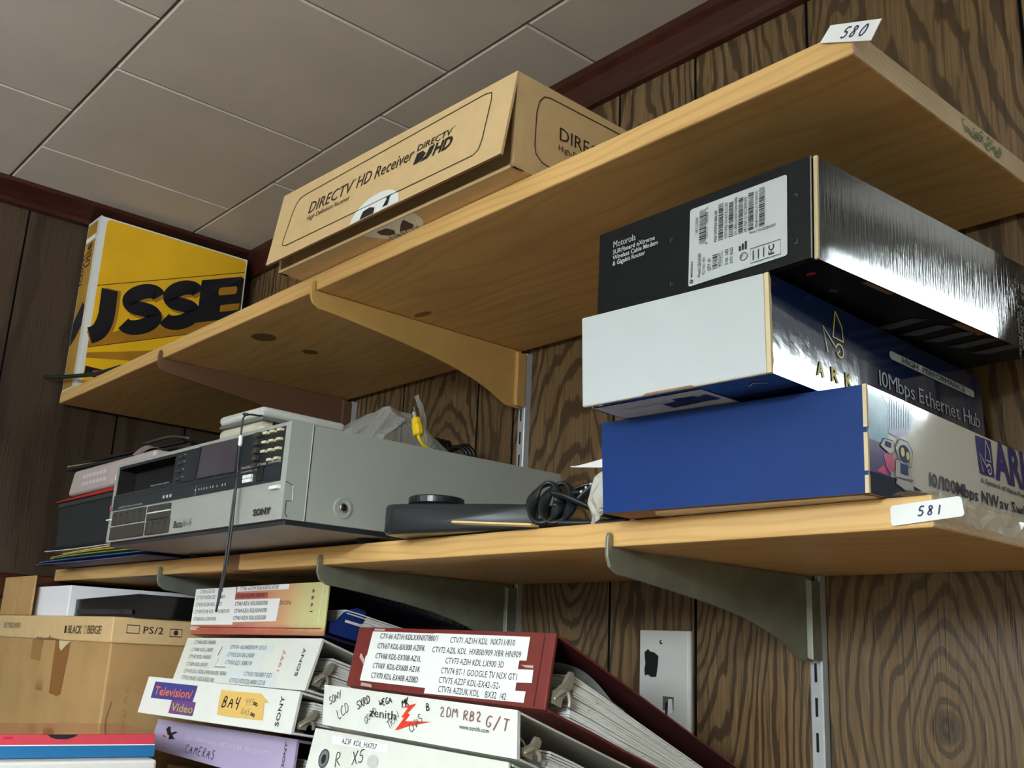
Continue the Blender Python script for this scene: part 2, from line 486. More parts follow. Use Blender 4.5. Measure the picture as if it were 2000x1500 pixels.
def serif(mb, P, body, a, b, h, w, m, bold=0.0, n=0.0006):
    """serif lettering: every glyph is set on its own and gets slab feet"""
    cells = []
    for ch in body:
        if ch == ' ': cells.append((None, .28)); continue
        vs, fs = glyphs(ch, bold); x0 = min(v[0] for v in vs); x1 = max(v[0] for v in vs)
        cells.append((ch, x1 - x0 + .075))
    tot = sum(c[1] for c in cells); k = w / tot; x = 0.0; ky = h / _cap
    for ch, adv in cells:
        if ch:
            gw = (adv - .075) * k
            text(mb, P, ch, a + x / P.W, b, h, m, w=gw, bold=bold, n=n)
            f = .085 * k; th_ = h * .055
            for sp in SER.get(ch, '').split():
                cx = {'l': .045 * k, 'r': gw - .045 * k, 'c': gw / 2}[sp[0]] + x
                y = {'b': 0.0, 't': h - th_, 'm': h * .70 - th_}[sp[1]]
                e = f if sp[1] == 'b' else f * .8
                rect(mb, P, a + (cx - e) / P.W, b + y / P.H, a + (cx + e) / P.W, b + (y + th_) / P.H, m, n + .0001)
        x += adv * k

# ------------------------------------------------------------------ shared materials
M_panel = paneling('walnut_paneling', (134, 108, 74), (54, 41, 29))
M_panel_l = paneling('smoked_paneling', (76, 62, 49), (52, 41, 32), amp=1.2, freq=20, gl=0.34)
M_dark = mat('groove_black', (14, 12, 12), 0.9)
M_trim = mat('mahogany_trim', (62, 28, 19), 0.38, noise=.35, nscale=14, stretch=(2, 2, 12))
M_tile = mat('ceiling_tile', (202, 194, 184), 0.85, noise=.05, nscale=9, bump=.15, bscale=260)
M_tilegap = mat('tile_gap', (92, 80, 66), 0.9)
M_pine = pine('pine_shelf', (226, 186, 120), (190, 140, 82), knots=((-.115, -.262, .019, .016), (-.128, -.186, .011, .011), (-.365, -.045, .021, .018), (.12, -.18, .016, .006), (.47, -.2, .02, .006)))
M_end = pine('pine_end_grain', (222, 200, 164), (190, 156, 116), freq=160, gl=.6)
M_white = mat('white_paper', (232, 236, 238), .55)
M_ink = mat('ink_black', (22, 22, 26), .5)
M_inkblue = mat('ink_blue', (38, 38, 84), .5)
M_steel = mat('bracket_steel', (142, 146, 132), .42, metal=.55, noise=.22, nscale=30, bump=.1, bscale=90)
M_tansteel = mat('bracket_tan_paint', (196, 156, 92), .42, noise=.08, nscale=40)
M_brownsteel = mat('bracket_brown_paint', (104, 74, 56), .42)
M_chan = mat('standard_grey', (186, 190, 194), .4, metal=.25)
M_chrome = mat('chrome', (206, 204, 198), .18, metal=1.0)
M_kraft = mat('kraft_card', (207, 177, 130), .72, noise=.05, nscale=60, bump=.08, bscale=300)
M_kraft_in = mat('kraft_inner', (132, 98, 62), .8)
M_kraftd = mat('kraft_old', (178, 142, 92), .7, noise=.12, nscale=18, bump=.1, bscale=160)
M_edge = mat('raw_card_edge', (208, 192, 156), .8)
M_brownink = mat('brown_print', (52, 38, 26), .6)

# ------------------------------------------------------------------ room shell
def planks(name, edges, z0, z1, place, mt, centres, gap=0.0035, deep=0.006):
    mb = MB(); att = []; uv = []
    for i in range(len(edges) - 1):
        a = edges[i] + gap / 2; b = edges[i + 1] - gap / 2
        c = centres.get(i, ((a + b) / 2 + random.uniform(-.05, .05), random.uniform(-1.5, 1.8), random.uniform(.55, 1.0)))
        k = len(mb.v)
        q = [(a, z0, 0), (b, z0, 0), (b, z1, 0), (a, z1, 0), (a, z0, deep), (b, z0, deep), (b, z1, deep), (a, z1, deep)]
        mb.add([place(u, z, d) for u, z, d in q], [(0, 1, 2, 3), (1, 5, 6, 2), (4, 0, 3, 7)], [mt, M_dark, M_dark])
        att += [c] * 8; uv += [(u, z) for u, z, d in q]
    a, b = edges[0], edges[-1]
    q = [(a, z0, deep), (b, z0, deep), (b, z1, deep), (a, z1, deep)]
    mb.add([place(u, z, d) for u, z, d in q], [(0, 1, 2, 3)], M_dark); att += [(0, 0, 0)] * 4; uv += [(u, z) for u, z, d in q]
    q = [(a, z0, deep), (b, z0, deep), (b, z1, deep), (a, z1, deep), (a, z0, .1), (b, z0, .1), (b, z1, .1), (a, z1, .1)]
    mb.add([place(u, z, d) for u, z, d in q], [(1, 5, 6, 2), (4, 0, 3, 7), (5, 4, 7, 6)], M_dark); att += [(0, 0, 0)] * 8; uv += [(u, z) for u, z, d in q]
    ob = struct(mb, name, origin=(0, 0, 0))
    at = ob.data.attributes.new('plank', 'FLOAT_VECTOR', 'POINT')
    at.data.foreach_set('vector', [x for c in att for x in c])
    ul = ob.data.uv_layers.new(name='UVMap')
    for lp in ob.data.loops:
        ul.data[lp.index].uv = uv[lp.vertex_index]
    return ob

ge = [XW, -.74, -.60, -.43, -.271, -.091, -.0155, .165, .287, .4385, .657, XE]
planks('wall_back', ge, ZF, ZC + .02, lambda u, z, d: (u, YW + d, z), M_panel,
       {4: (-.155, .10, .2), 5: (-.05, -1.3, .7), 6: (.105, .02, .35), 7: (.20, 1.5, .8), 8: (.27, -.02, .4), 9: (.548, -.125, .1), 10: (.72, -1.1, .6), 3: (-.34, .9, .55)})
gl = [-2.6]
while gl[-1] < -.5: gl.append(gl[-1] + random.choice((.12, .2, .24, .16)))
gl = [g for g in gl if g < -.6] + [-.512, -.405, -.2, -.07, YW]
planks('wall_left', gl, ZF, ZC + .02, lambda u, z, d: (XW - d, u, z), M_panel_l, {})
M_plain = mat('far_wall_paint', (164, 154, 138), .8, noise=.04, nscale=5)
M_floor = mat('floor_vinyl', (112, 102, 88), .5, noise=.15, nscale=12)
mb = MB(); mb.box((XW - .1, -2.7, ZF - .1), (2.7, 2.7, ZF), M_floor); struct(mb, 'floor')
mb = MB(); mb.box((2.6, -2.6, ZF), (2.7, 2.7, ZC + .02), M_plain); struct(mb, 'wall_right')
mb = MB(); mb.box((XW - .1, -2.7, ZF), (2.7, -2.6, ZC + .02), M_plain); struct(mb, 'wall_front')
mb = MB(); mb.box((XE - .1, 2.6, ZF), (2.6, 2.7, ZC + .02), M_plain); struct(mb, 'wall_far')
mb = MB(); mb.box((XE - .1, YW + .1, ZF), (XE, 2.6, ZC + .02), M_plain); struct(mb, 'wall_side')

# staggered ceiling tiles
mb = MB()
PX, PY, G = .318, .329, .0028
row = 0
for r in range(-8, 9):
    y0 = -.130 + PY * r; y1 = y0 + PY
    off = .139 if r % 2 == 0 else -.0165
    k = -4
    while off + PX * k < 2.7:
        x0 = off + PX * k; x1 = x0 + PX
        k += 1
        a, b, c, d = max(x0 + G / 2, XW - .05), min(x1 - G / 2, 2.68), max(y0 + G / 2, -2.68), min(y1 - G / 2, 2.68)
        if a >= b or c >= d: continue
        e = .0022
        lo = [(a + e, c + e, ZC), (b - e, c + e, ZC), (b - e, d - e, ZC), (a + e, d - e, ZC)]
        hi = [(a, c, ZC + e), (b, c, ZC + e), (b, d, ZC + e), (a, d, ZC + e)]
        hh = [(a, c, ZC + .012), (b, c, ZC + .012), (b, d, ZC + .012), (a, d, ZC + .012)]
        mb.add(lo + hi + hh, [(0, 3, 2, 1)] + [(i, (i + 1) % 4, (i + 1) % 4 + 4, i + 4) for i in range(4)] + [(i + 4, (i + 1) % 4 + 4, (i + 1) % 4 + 8, i + 8) for i in range(4)], M_tile)
mb.box((XW - .1, -2.7, ZC + .012), (2.7, 2.7, ZC + .06), M_tilegap)
struct(mb, 'ceiling')

# crown trims and the rail on the left wall
mb = MB()
pr = [(XW, ZC), (-.8054, ZC), (-.809, ZC - .006), (-.818, ZC - .009), (-.832, ZC - .013), (-.848, ZC - .021), (-.853, ZC - .027), (XW, ZC - .027)]
mb.prism([(x, YW, z) for x, z in pr], (0, -2.6, 0), M_trim); struct(mb, 'trim_1')
mb = MB()
pr = [(YW, ZC), (-.012, ZC), (-.011, ZC - .010), (-.004, ZC - .016), (.000, ZC - .034), (.003, ZC - .040), (.003, ZC - .048), (YW, ZC - .048)]
mb.prism([(XW, y, z) for y, z in pr], (XE - XW, 0, 0), M_trim); struct(mb, 'trim_2')
mb = MB(); mb.rbox((XW, -2.6, -.030), (XW + .014, YW, .008), M_trim, r=.003); struct(mb, 'trim_3')

# fluorescent strip lights hung from the ceiling (the room's lamps, plus an added fill)
M_tube = mat('fluorescent_tube', (255, 255, 255), .5, emit=((236, 250, 255), LAMP_NEAR))
M_tubef = mat('fluorescent_tube_far', (255, 255, 255), .5, emit=((236, 250, 255), LAMP_FAR))
M_tubefill = mat('added_fill_tube', (255, 255, 255), .5, emit=((236, 250, 255), LAMP_FILL))
M_enam = mat('white_enamel', (225, 225, 222), .4)
def fixture(x, y0, y1, z, mt, label, hw=.03, tubes=(-.036, .036)):
    t = thing('fluorescent_light', label, 'ceiling light', (x, (y0 + y1) / 2, z))
    mb = MB(); mb.prism([(x - hw, y0, z + .03), (x + hw, y0, z + .03), (x + .022, y0, z + .075), (x - .022, y0, z + .075)], (0, y1 - y0, 0), M_enam); mb.build('housing', t, bevel=.002)
    for dx in tubes:
        mb = MB(); mb.tube([(x + dx, y0 + .03 + (y1 - y0 - .06) * k / 6, z) for k in range(7)], .019, mt, 14); mb.build('tube', t)
    for y in (y0, y1 - .03):
        mb = MB(); mb.rbox((x - .06, y, z - .025), (x + .06, y + .03, z + .045), M_enam, r=.004); mb.build('lamp_holder', t)
        mb = MB(); mb.tube([(x, y + .015, z + .07), (x, y + .015, (z + ZC) / 2), (x, y + .015, ZC - .0004)], .002, M_chrome, 6); mb.build('chain', t)
fixture(.95, -2.55, -1.15, .25, M_tube, 'hanging fluorescent strip light nearest the shelves, out of frame above the viewer')
fixture(.0, -2.55, -1.30, .25, M_tubefill, 'unseen fill strip light added to brighten the ceiling and the left-hand things')  # added fill lamp, lifts the ceiling and the fronts on the left
fixture(1.37, .50, 2.05, .56, M_tubef, 'hanging fluorescent strip light in the room beyond the end of the paneled wall', .024, (0.0,))

# ------------------------------------------------------------------ shelves
ZT, TH = .3001, .0194
def shelf(name, label, x0, x1, yf, z):
    t = thing(name, label, 'shelf', ((x0 + x1) / 2, 0, z))
    mb = MB()
    c = [(x0, yf, z), (x1, yf, z), (x1, yf, z + TH), (x0, yf, z + TH), (x0, 0, z), (x1, 0, z), (x1, 0, z + TH), (x0, 0, z + TH)]
    mb.hexa(c, [M_pine, M_end, M_pine, M_end, M_pine, M_pine])
    return t, mb, c
t_top, mb, c = shelf('shelf_board', 'upper pine shelf board with knots, under the tan receiver carton', -.846, .6736, -.311, ZT)
P = face(c, 'R')
M_stamp = mat('green_mill_stamp', (110, 132, 84), .7)
for i in range(26):
    a = .49 + .2 * i / 26; stroke(mb, P, ring(a, .48 + random.uniform(-.2, .2), .008, .13, random.uniform(0, 200), random.uniform(260, 420), 7), .0011, M_stamp)
mb.build('board', t_top, bevel=.0016)
def sticker(P, pts, txt, a, b, h, m, t, rot=0, wd=.0011):
    mb = MB(); slab(mb, P, pts, M_white, .0002, .0007)
    hand(mb, P, txt, a, b, h, wd, m, rot=rot, adv=.95, n=.0009, shear=.2)
    mb.build('number_sticker', t)
# sticker 580: stuck across the top corner, standing up from the edge
q = [(.6515, -.3125, .3165), (.6872, -.3122, .3020), (.6952, -.3122, .3140), (.6586, -.3125, .3263)]
P5 = Patch(q)
sticker(P5, [(0, 0), (1, 0), (1, 1), (0.03, 1)], '580', .36, .2, .0068, M_inkblue, t_top, rot=2)
t_bot, mb, c = shelf('shelf_board', 'lower pine shelf board carrying the silver video recorder', -.855, .6882, -.2704, 0)
mb.build('board', t_bot, bevel=.0016)
P = face(c, 'F')
def fx(x, z): return ((x + .855) / (.6882 + .855), z / TH)
q581 = [(.6627, .0020), (.7075, .0052), (.7060, .0168), (.6625, .0142)]
P8 = Patch([(x, -.2712, z) for x, z in q581])
sticker(P8, rrect(.0, .0, 1, 1, .05, .16), '581', .38, .3, .0058, M_inkblue, t_bot, rot=-3, wd=.0010)

# ------------------------------------------------------------------ slotted standards and brackets
def standard(x, z0, z1, label):
    t = thing('wall_standard', label, 'shelf standard', (x, YW, z0), 'slotted metal standards on the paneling')
    mb = MB(); y0 = .0035
    mb.prism([(x - .0066, YW, z0), (x - .0066, y0, z0), (x - .0052, y0 - .0010, z0), (x + .0052, y0 - .0010, z0), (x + .0066, y0, z0), (x + .0066, YW, z0)], (0, 0, z1 - z0), M_chan)
    P = Patch([(x - .0052, y0 - .001, z0), (x + .0052, y0 - .001, z0), (x + .0052, y0 - .001, z1), (x - .0052, y0 - .001, z1)])
    z = z0 + .02
    while z < z1 - .03:
        if True:
            rect(mb, P, .36, (z - z0) / (z1 - z0), .62, (z - z0 + .0165) / (z1 - z0), M_dark, .0003)
        z += .0302
    mb.build('channel', t)
    for zz in (z0 + .1, -.012, z1 - .012):
        mb = MB()
        mb.disc((x, y0 - .001, zz), (0, -1, 0), [(.0042, 0), (.0042, .0012), (.0028, .0032), (.0008, .0038)], mat('bronze_screw', (74, 48, 38), .4, metal=.6), 14)
        mb.build('screw', t)
standard(-.408, -.9, .297, 'slotted grey metal standard behind the video recorder, nearest the corner')
standard(.0105, -.9, .297, 'slotted grey metal standard above the maroon binder, to the left of the wall plate')
standard(.4330, -.9, .297, 'slotted grey metal standard to the right of the white wall plate')
def bracket(x, z, L, m, label):
    t = thing('shelf_bracket', label, 'shelf bracket', (x, 0, z), 'metal brackets under the shelves')
    up = [(0, 0), (L + .0012, 0)]
    pr = [(.003, -.0006), (L + .0010, -.0006), (L + .0010, .008), (L + .0024, .0108), (L + .0044, .0106), (L + .0060, .0080)]
    pr += [(L + .0066, .002), (L + .0062, -.008), (L + .003, -.0155), (L - .006, -.0205), (L * .90, -.0225), (L * .75, -.0275), (L * .60, -.033), (L * .45, -.040), (L * .33, -.0475), (L * .24, -.055), (L * .17, -.0632), (L * .115, -.0715), (L * .08, -.0765), (.003, -.0775)]
    mb = MB(); mb.prism([(x - .0016, -d, z + h) for d, h in pr], (.0032, 0, 0), m); mb.build('arm', t, bevel=.0007)
    mb = MB(); mb.prism([(x + .0017, -.002, z - .003), (x + .0017, -.0135, z - .003), (x + .0075, -.0125, z - .005), (x + .0075, .0018, z - .005)], (0, 0, -.071), m)
    mb.build('hook_plate', t, bevel=.0006)
bracket(-.408, ZT, .311, M_brownsteel, 'brown painted bracket under the upper shelf, nearest the yellow binder')
bracket(.0105, ZT, .311, M_tansteel, 'tan painted bracket under the upper shelf, below the tan receiver carton')
bracket(-.408, 0, .2704, M_steel, 'grey steel bracket under the lower shelf above the black box in the corner')
bracket(.0105, 0, .2704, M_steel, 'grey steel bracket under the lower shelf above the 1999 binder')
bracket(.4330, 0, .2704, M_steel, 'bare grey steel bracket under the lower shelf above the slotted standard on the right')

# wall plate with a broken-out hole
t = thing('wall_plate', 'white wall plate with a ragged black hole, behind the maroon binder', 'wall plate', (.25, YW, -.16))
mb = MB()
mb.prism([(.2142, YW - .0002, -.166), (.2142, YW - .0035, -.166), (.2168, YW - .006, -.166), (.2812, YW - .006, -.166), (.2838, YW - .0035, -.166), (.2838, YW - .0002, -.166)], (0, 0, .1145), mat('ivory_plastic', (214, 214, 210), .35))
P = Patch([(.2142, YW - .006, -.166), (.2838, YW - .006, -.166), (.2838, YW - .006, -.0515), (.2142, YW - .006, -.0515)])
hole = [(.13, .80), (.2, .83), (.24, .81), (.33, .80), (.41, .77), (.40, .71), (.385, .64), (.37, .585), (.27, .58), (.20, .60), (.14, .59), (.13, .65), (.15, .70), (.135, .75)]
poly(mb, P, hole, M_dark, .0003)
mb.build('plate', t, bevel=.0008)
mb = MB(); mb.disc(P.pt(.46, .895, 0), (0, -1, 0), [(.0022, 0), (.0022, .0005), (.0006, .001)], M_chrome, 12); mb.build('screw', t)
mb = MB(); rect(mb, P, .50, .30, .71, .42, mat('jack_grey', (96, 96, 92), .5), .0003); rect(mb, P, .55, .26, .60, .37, M_dark, .0005); slab(mb, P, [(.60, .26), (.70, .28), (.68, .40), (.62, .40)], M_white, .0003, .0012); mb.build('jack', t)

# counter the lower things stand on
M_desk = mat('counter_top', (104, 76, 48), .5, noise=.18, nscale=12, stretch=(1, 12, 12))
t = thing('counter', 'brown wooden counter under the binders and cartons', 'counter', (.1, -.5, ZF))
mb = MB(); mb.rbox((XW + .002, -.95, -.325), (1.2, -.002, -.2955), M_desk, r=.004); mb.build('counter_top', t)
mb = MB(); mb.box((XW + .02, -.9, ZF), (1.17, -.006, -.3252), M_desk); mb.build('cabinet', t)

# ------------------------------------------------------------------ tan receiver carton on the upper shelf
HD = [(-.0236, -.3411, .3201), (.3668, -.3319, .3201), (.3667, -.3319, .4118), (-.0293, -.3413, .4165), (-.0299, -.0712, .3201), (.3604, -.062, .3201), (.3603, -.062, .4118), (-.0357, -.0713, .4165)]
t = thing('receiver_carton', 'tan cardboard receiver carton with rounded outline print, on the upper shelf', 'carton', (.17, -.2, .3198))
mb = MB()
mb.hexa(sub(HD, 0, 1, .045, 1, 0, 1), M_kraft)
mb.hexa(sub(HD, 0, 1, 0, .046, 0, .035), M_kraft)            # rolled lower front edge
mb.hexa(sub(HD, 0, .012, 0, .046, 0, 1), M_kraft); mb.hexa(sub(HD, .988, 1, 0, .046, 0, 1), M_kraft)
P = face(HD, 'R')
o = [(1.0, .91), (.49, .91)] + [(.15, .892), (.12, .87), (.1, .8)] + [(.088, .66), (.086, .3)] + [(.092, .23), (.12, .17), (.16, .155), (1.0, .155)]
stroke(mb, P, o, .0011, M_brownink)
text(mb, P, 'DIRECTV  HD Receiver', .197, .50, .0125, M_brownink, w=.190, n=.0005)
text(mb, P, 'High-Definition Receiver', .195, .385, .0056, M_brownink, n=.0005, w=.083)
P = face(HD, 'B')
M_seal = mat('seal_white', (228, 232, 232), .45)
poly(mb, P, [(.53 + .105 * math.cos(math.radians(a)), .996 - .115 * math.sin(math.radians(a))) for a in range(0, 181, 10)], M_seal, .0002)
poly(mb, P, [(.470, .984), (.508, .980), (.514, .950), (.497, .925), (.476, .930), (.462, .955)], M_ink, 0.0004)
poly(mb, P, [(.515, .925), (.556, .965), (.584, .985), (.580, .930), (.560, .918)], M_ink, 0.0004)
text(mb, P, 'DIRECTV', .463, .893, .0075, M_ink, w=.047, n=0.0004)
mb.build('carton', t, bevel=.0015)
FL = [(-.0187, -.3600, .3225), (.3716, -.3507, .3232), (.3667, -.3323, .4118), (-.0293, -.3416, .4165)]
mb = MB()
PF = Patch(FL); k = [PF.pt(a, b, -.0025) for a, b in ((0, 0), (1, 0), (1, 1), (0, 1))]
mb.hexa(FL + [tuple(v) for v in k], [M_kraft, M_kraft, M_kraft, M_kraft, M_kraft_in, M_kraft_in])
stroke(mb, PF, [(.115 + .02, .83)] + [(.9, .905), (.921, .88), (.925, .80), (.922, .30), (.916, .19), (.90, .145), (.09, .165), (.071, .20), (.070, .26), (.085, .66), (.094, .76), (.108, .81)], .0011, M_brownink, closed=True)
text(mb, PF, 'DIRECTV', .179, .492, .0150, M_brownink, w=.081, n=.0005, shear=.1, slope=.008)
text(mb, PF, 'HD Receiver', .410, .507, .0155, M_brownink, w=.094, n=.0005, shear=.1, slope=.006)
text(mb, PF, 'TM', .386, .63, .003, M_brownink, n=.0005)
text(mb, PF, 'High-Definition Receiver', .182, .392, .0062, M_brownink, w=.081, n=.0005)
text(mb, PF, 'DIRECTV', .664, .590, .0078, M_brownink, w=.051, n=.0005, shear=.08, bold=.008)
text(mb, PF, 'TM', .797, .66, .002, M_brownink, n=.0005)
# emblem: two swooping halves and HD
poly(mb, PF, [(.660, .420), (.668, .555), (.690, .560), (.704, .510), (.695, .450), (.676, .420)], M_ink, .0005)
poly(mb, PF, [(.686, .415), (.708, .470), (.716, .560), (.736, .575), (.728, .470), (.716, .420)], M_ink, .0005)
text(mb, PF, 'HD', .735, .420, .0135, M_ink, w=.026, n=.0006, shear=.22, bold=.03)
poly(mb, PF, [(.53 + .104 * math.cos(math.radians(a)), .004 + .262 * math.sin(math.radians(a))) for a in range(0, 181, 10)], M_seal, .0006)
poly(mb, PF, [(.470, .006), (.478, .10), (.506, .115), (.530, .08), (.530, .006)], M_ink, .0009)
poly(mb, PF, [(.566, .03), (.578, .12), (.572, .15), (.596, .16), (.590, .12), (.588, .03)], M_ink, .0009)
mb.build('front_flap', t, bevel=.0006)

# ------------------------------------------------------------------ stacked boxes on the right
M_navybox = mat('blue_matt_card', (15, 50, 112), .5, noise=.06, nscale=14, spec=.2)
M_gwhite = mat('glossy_white_card', (224, 224, 218), .16, coat=.5, bump=.15, bscale=55)
M_navygloss = mat('glossy_navy_card', (13, 34, 76), .09, coat=.7, bump=.18, bscale=60)
M_black = mat('matt_black_card', (12, 15, 19), .42, spec=.22, bump=.12, bscale=150)
M_blackg = mat('scuffed_black_gloss', (12, 13, 18), .06, coat=.8, bump=.16, bscale=1.0, stretch=(60, 620, 30))
M_offw = mat('plain_white_card', (188, 196, 200), .6, noise=.02, nscale=30)
M_yellow = mat('yellow_print', (222, 204, 60), .4)
M_purple = mat('purple_print', (44, 34, 122), .35)
M_navyink = mat('navy_print', (34, 34, 62), .4)
M_under = mat('brown_card_under', (150, 110, 82), .8)

HB = [(.4538, -.3028, .0203), (.6594, -.2904, .0199), (.6603, -.2904, .0868), (.4502, -.303, .089), (.437, -.0232, .0203), (.6426, -.0109, .0199), (.6435, -.0108, .0868), (.4334, -.0235, .089)]
t = thing('switch_box', 'blue-ended white network switch box, lowest of the stack on the lower shelf', 'box', (.55, -.16, .0197))
mb = MB()
mb.hexa(HB, [M_navybox, M_gwhite, M_navybox, M_navybox, M_under, M_navybox])
P = face(HB, 'B')
poly(mb, P, [(.16, .93), (.215, .985), (.97, .985), (.99, .965), (.985, .6), (.16, .6)], M_gwhite)
P = face(HB, 'R')
sky = mat('print_sky_blue', (98, 168, 200), .2, coat=.5, noise=.25, nscale=60)
lil = mat('print_lilac', (142, 158, 206), .2, coat=.5, noise=.2, nscale=60)
vio = mat('print_violet', (72, 50, 128), .2, coat=.5, noise=.3, nscale=80)
pink = mat('print_pink', (214, 62, 130), .2, coat=.5, noise=.2, nscale=60)
poly(mb, P, [(.004, 1.0), (.10, 1.0), (.105, .88), (.095, .74), (.098, .62), (.10, .50), (.004, .50)], sky)
poly(mb, P, [(.06, 1.0), (.185, 1.0), (.215, .94), (.226, .86), (.212, .75), (.186, .66), (.14, .61), (.10, .62), (.094, .72), (.10, .86)], lil, .0005)
for k in range(9):
    stroke(mb, P, [(.105 + .012 * k, .66 + .01 * k), (.11 + .012 * k, .97)], .0008, sky, .0007)
poly(mb, P, [(.004, .50), (.10, .50), (.112, .40), (.105, .21), (.004, .20)], vio)
poly(mb, P, [(.070, .40), (.118, .46), (.125, .30), (.10, .24), (.085, .28)], pink, .0006)
poly(mb, P, [(.034, .22), (.07, .30), (.09, .21)], pink, .0006)
poly(mb, P, [(.004, .20), (.12, .21), (.20, .20), (.29, .15), (.30, .0), (.004, .0)], M_navygloss, .0005)
grey = mat('print_grey', (188, 190, 184), .25, coat=.4)
for pts in ([(.055, .47), (.075, .55), (.118, .555), (.125, .46), (.10, .42)], [(.128, .50), (.15, .60), (.19, .60), (.215, .52), (.205, .36), (.16, .34), (.14, .42)], [(.122, .22), (.128, .39), (.195, .42), (.205, .22)], [(.125, .16), (.13, .22), (.212, .24), (.215, .14), (.17, .12)]):
    poly(mb, P, pts, grey, .0008); stroke(mb, P, pts, .0007, M_navyink, .0009, closed=True)
rect(mb, P, .078, .48, .106, .53, M_navybox, .0011); rect(mb, P, .150, .27, .187, .37, M_navybox, .0011)
poly(mb, P, ring(.172, .47, .028, .085)[:-1], M_navybox, .0011); poly(mb, P, ring(.160, .48, .010, .045)[:-1], M_yellow, .0013); poly(mb, P, ring(.186, .46, .009, .04)[:-1], M_yellow, .0013)
# emblem panel
L0 = [(.607, .564), (.704, .574), (.691, .98), (.590, .97)]
poly(mb, P, L0, M_purple, .0005)
def emblem(mb, P, q, m, wd, n):
    def e(a, b): 
        x = (q[0][0] * (1 - a) + q[1][0] * a) * (1 - b) + (q[3][0] * (1 - a) + q[2][0] * a) * b
        y = (q[0][1] * (1 - a) + q[1][1] * a) * (1 - b) + (q[3][1] * (1 - a) + q[2][1] * a) * b
        return (x, y)
    stroke(mb, P, [e(.60, .96), e(.44, .42), e(.82, .40), e(.80, .70), e(.60, .96)], wd, m, n)
    stroke(mb, P, [e(.20, .06), e(.10, .55), e(.52, .22)], wd, m, n)
    stroke(mb, P, [e(.52, .22)] + [e(.66 + .14 * math.cos(math.radians(a)), .19 + .13 * math.sin(math.radians(a))) for a in range(170, -190, -30)] + [e(.60, .14), e(.66, .20)], wd, m, n)
emblem(mb, P, L0, M_gwhite, .0013, .0009)
text(mb, P, 'ARK', .712, .583, .0275, M_purple, w=.082, bold=.035, n=.0006, shear=-.12)
text(mb, P, 'A Symbol of Value Provider', .607, .470, .0036, M_navyink, w=.104, n=.0006, bold=.012)
serif(mb, P, '10/100Mbps NWay Switch', .302, .247, .0088, .194, M_navyink, bold=.02)
mb.build('carton', t, bevel=.0012)
mb = MB()   # worn pale edge of the corner
for v0, v1 in ((.0, .16), (.2, .55), (.6, 1.0)):
    mb.hexa(sub(HB, .992, 1.004, -.0035, .004, v0, v1), M_edge)
mb.build('worn_edge', t)

HH = [(.472, -.3447, .0900), (.6254, -.3378, .0900), (.6245, -.3381, .1549), (.4692, -.3451, .157), (.4576, -.0251, .0900), (.611, -.0181, .0900), (.6101, -.0185, .1562), (.4549, -.0255, .1583)]
t = thing('hub_box', 'glossy navy network hub box with blank white end, middle of the three stacked boxes', 'box', (.54, -.18, .0898))
mb = MB()
HI = sub(HH, 0, 1, .007, 1, 0, 1)
mb.hexa(HI, [M_edge, M_navygloss, M_navygloss, M_navygloss, M_navygloss, M_navygloss])
P = face(HI, 'B')
poly(mb, P, [(.03, .985), (.63, .985), (.64, .84), (.0, .82)], M_offw)
poly(mb, P, [(.34, .93), (.42, .935), (.43, .955), (.54, .95), (.55, .90), (.34, .89)], M_ink, .0006)
poly(mb, P, [(.50, .93), (.60, .95), (.61, .90), (.52, .90)], M_navyink, .0007)
for k in range(4): stroke(mb, P, [(.12 + .08 * k, .95), (.20 + .08 * k, .93)], .001, mat('pale_grey_print', (150, 152, 150), .5), .0006)
stroke(mb, P, [(.82, .95), (.86, .965), (.91, .95)], .0012, M_yellow, .0006)
P = face(HH, 'R')
emblem(mb, P, [(.195, .42), (.305, .42), (.300, .96), (.185, .95)], M_yellow, .0013, .0006)
for ch, a in (('A', .168), ('R', .226), ('K', .284), ('-', .350)):
    if ch != '-': text(mb, P, ch, a, .165, .0095, M_yellow, w=.0095, bold=.03)
poly(mb, P, rrect(.492, .700, .950, .795, .012, .045), M_offw, .0005)
text(mb, P, 'HIGH  PERFORMANCE', .553, .715, .0042, M_navyink, w=.108, n=.0009)
serif(mb, P, '10Mbps Ethernet Hub', .436, .335, .0112, .172, M_offw, bold=-.004)
mb.build('carton', t, bevel=.0012)
mb = MB()
mb.hexa(sub(HH, .0, .985, -.004, .003, -.006, 1.0), [M_offw, M_edge, M_edge, M_edge, M_edge, M_edge])
P = face(sub(HH, .0, .985, -.004, .003, -.006, 1.0), 'F')
poly(mb, P, [(.36, .004), (.385, .022), (.63, .020), (.645, .004)], M_under, .0003)
mb.build('end_flap', t, bevel=.0014)
mb = MB()   # torn pale edge between end flap and printed side
pts = [(0, 0), (.6, .04), (1.0, .12), (.7, .25), (1.0, .4), (.75, .55), (1.05, .7), (.8, .82), (.95, .93), (.3, 1.0), (0, 1.0)]
Q = face(sub(HH, .986, 1.0, -.002, .0075, 0, 1.0), 'R'); slab(mb, Q, pts, M_edge, -.0022, .0008)
mb.build('torn_edge', t)

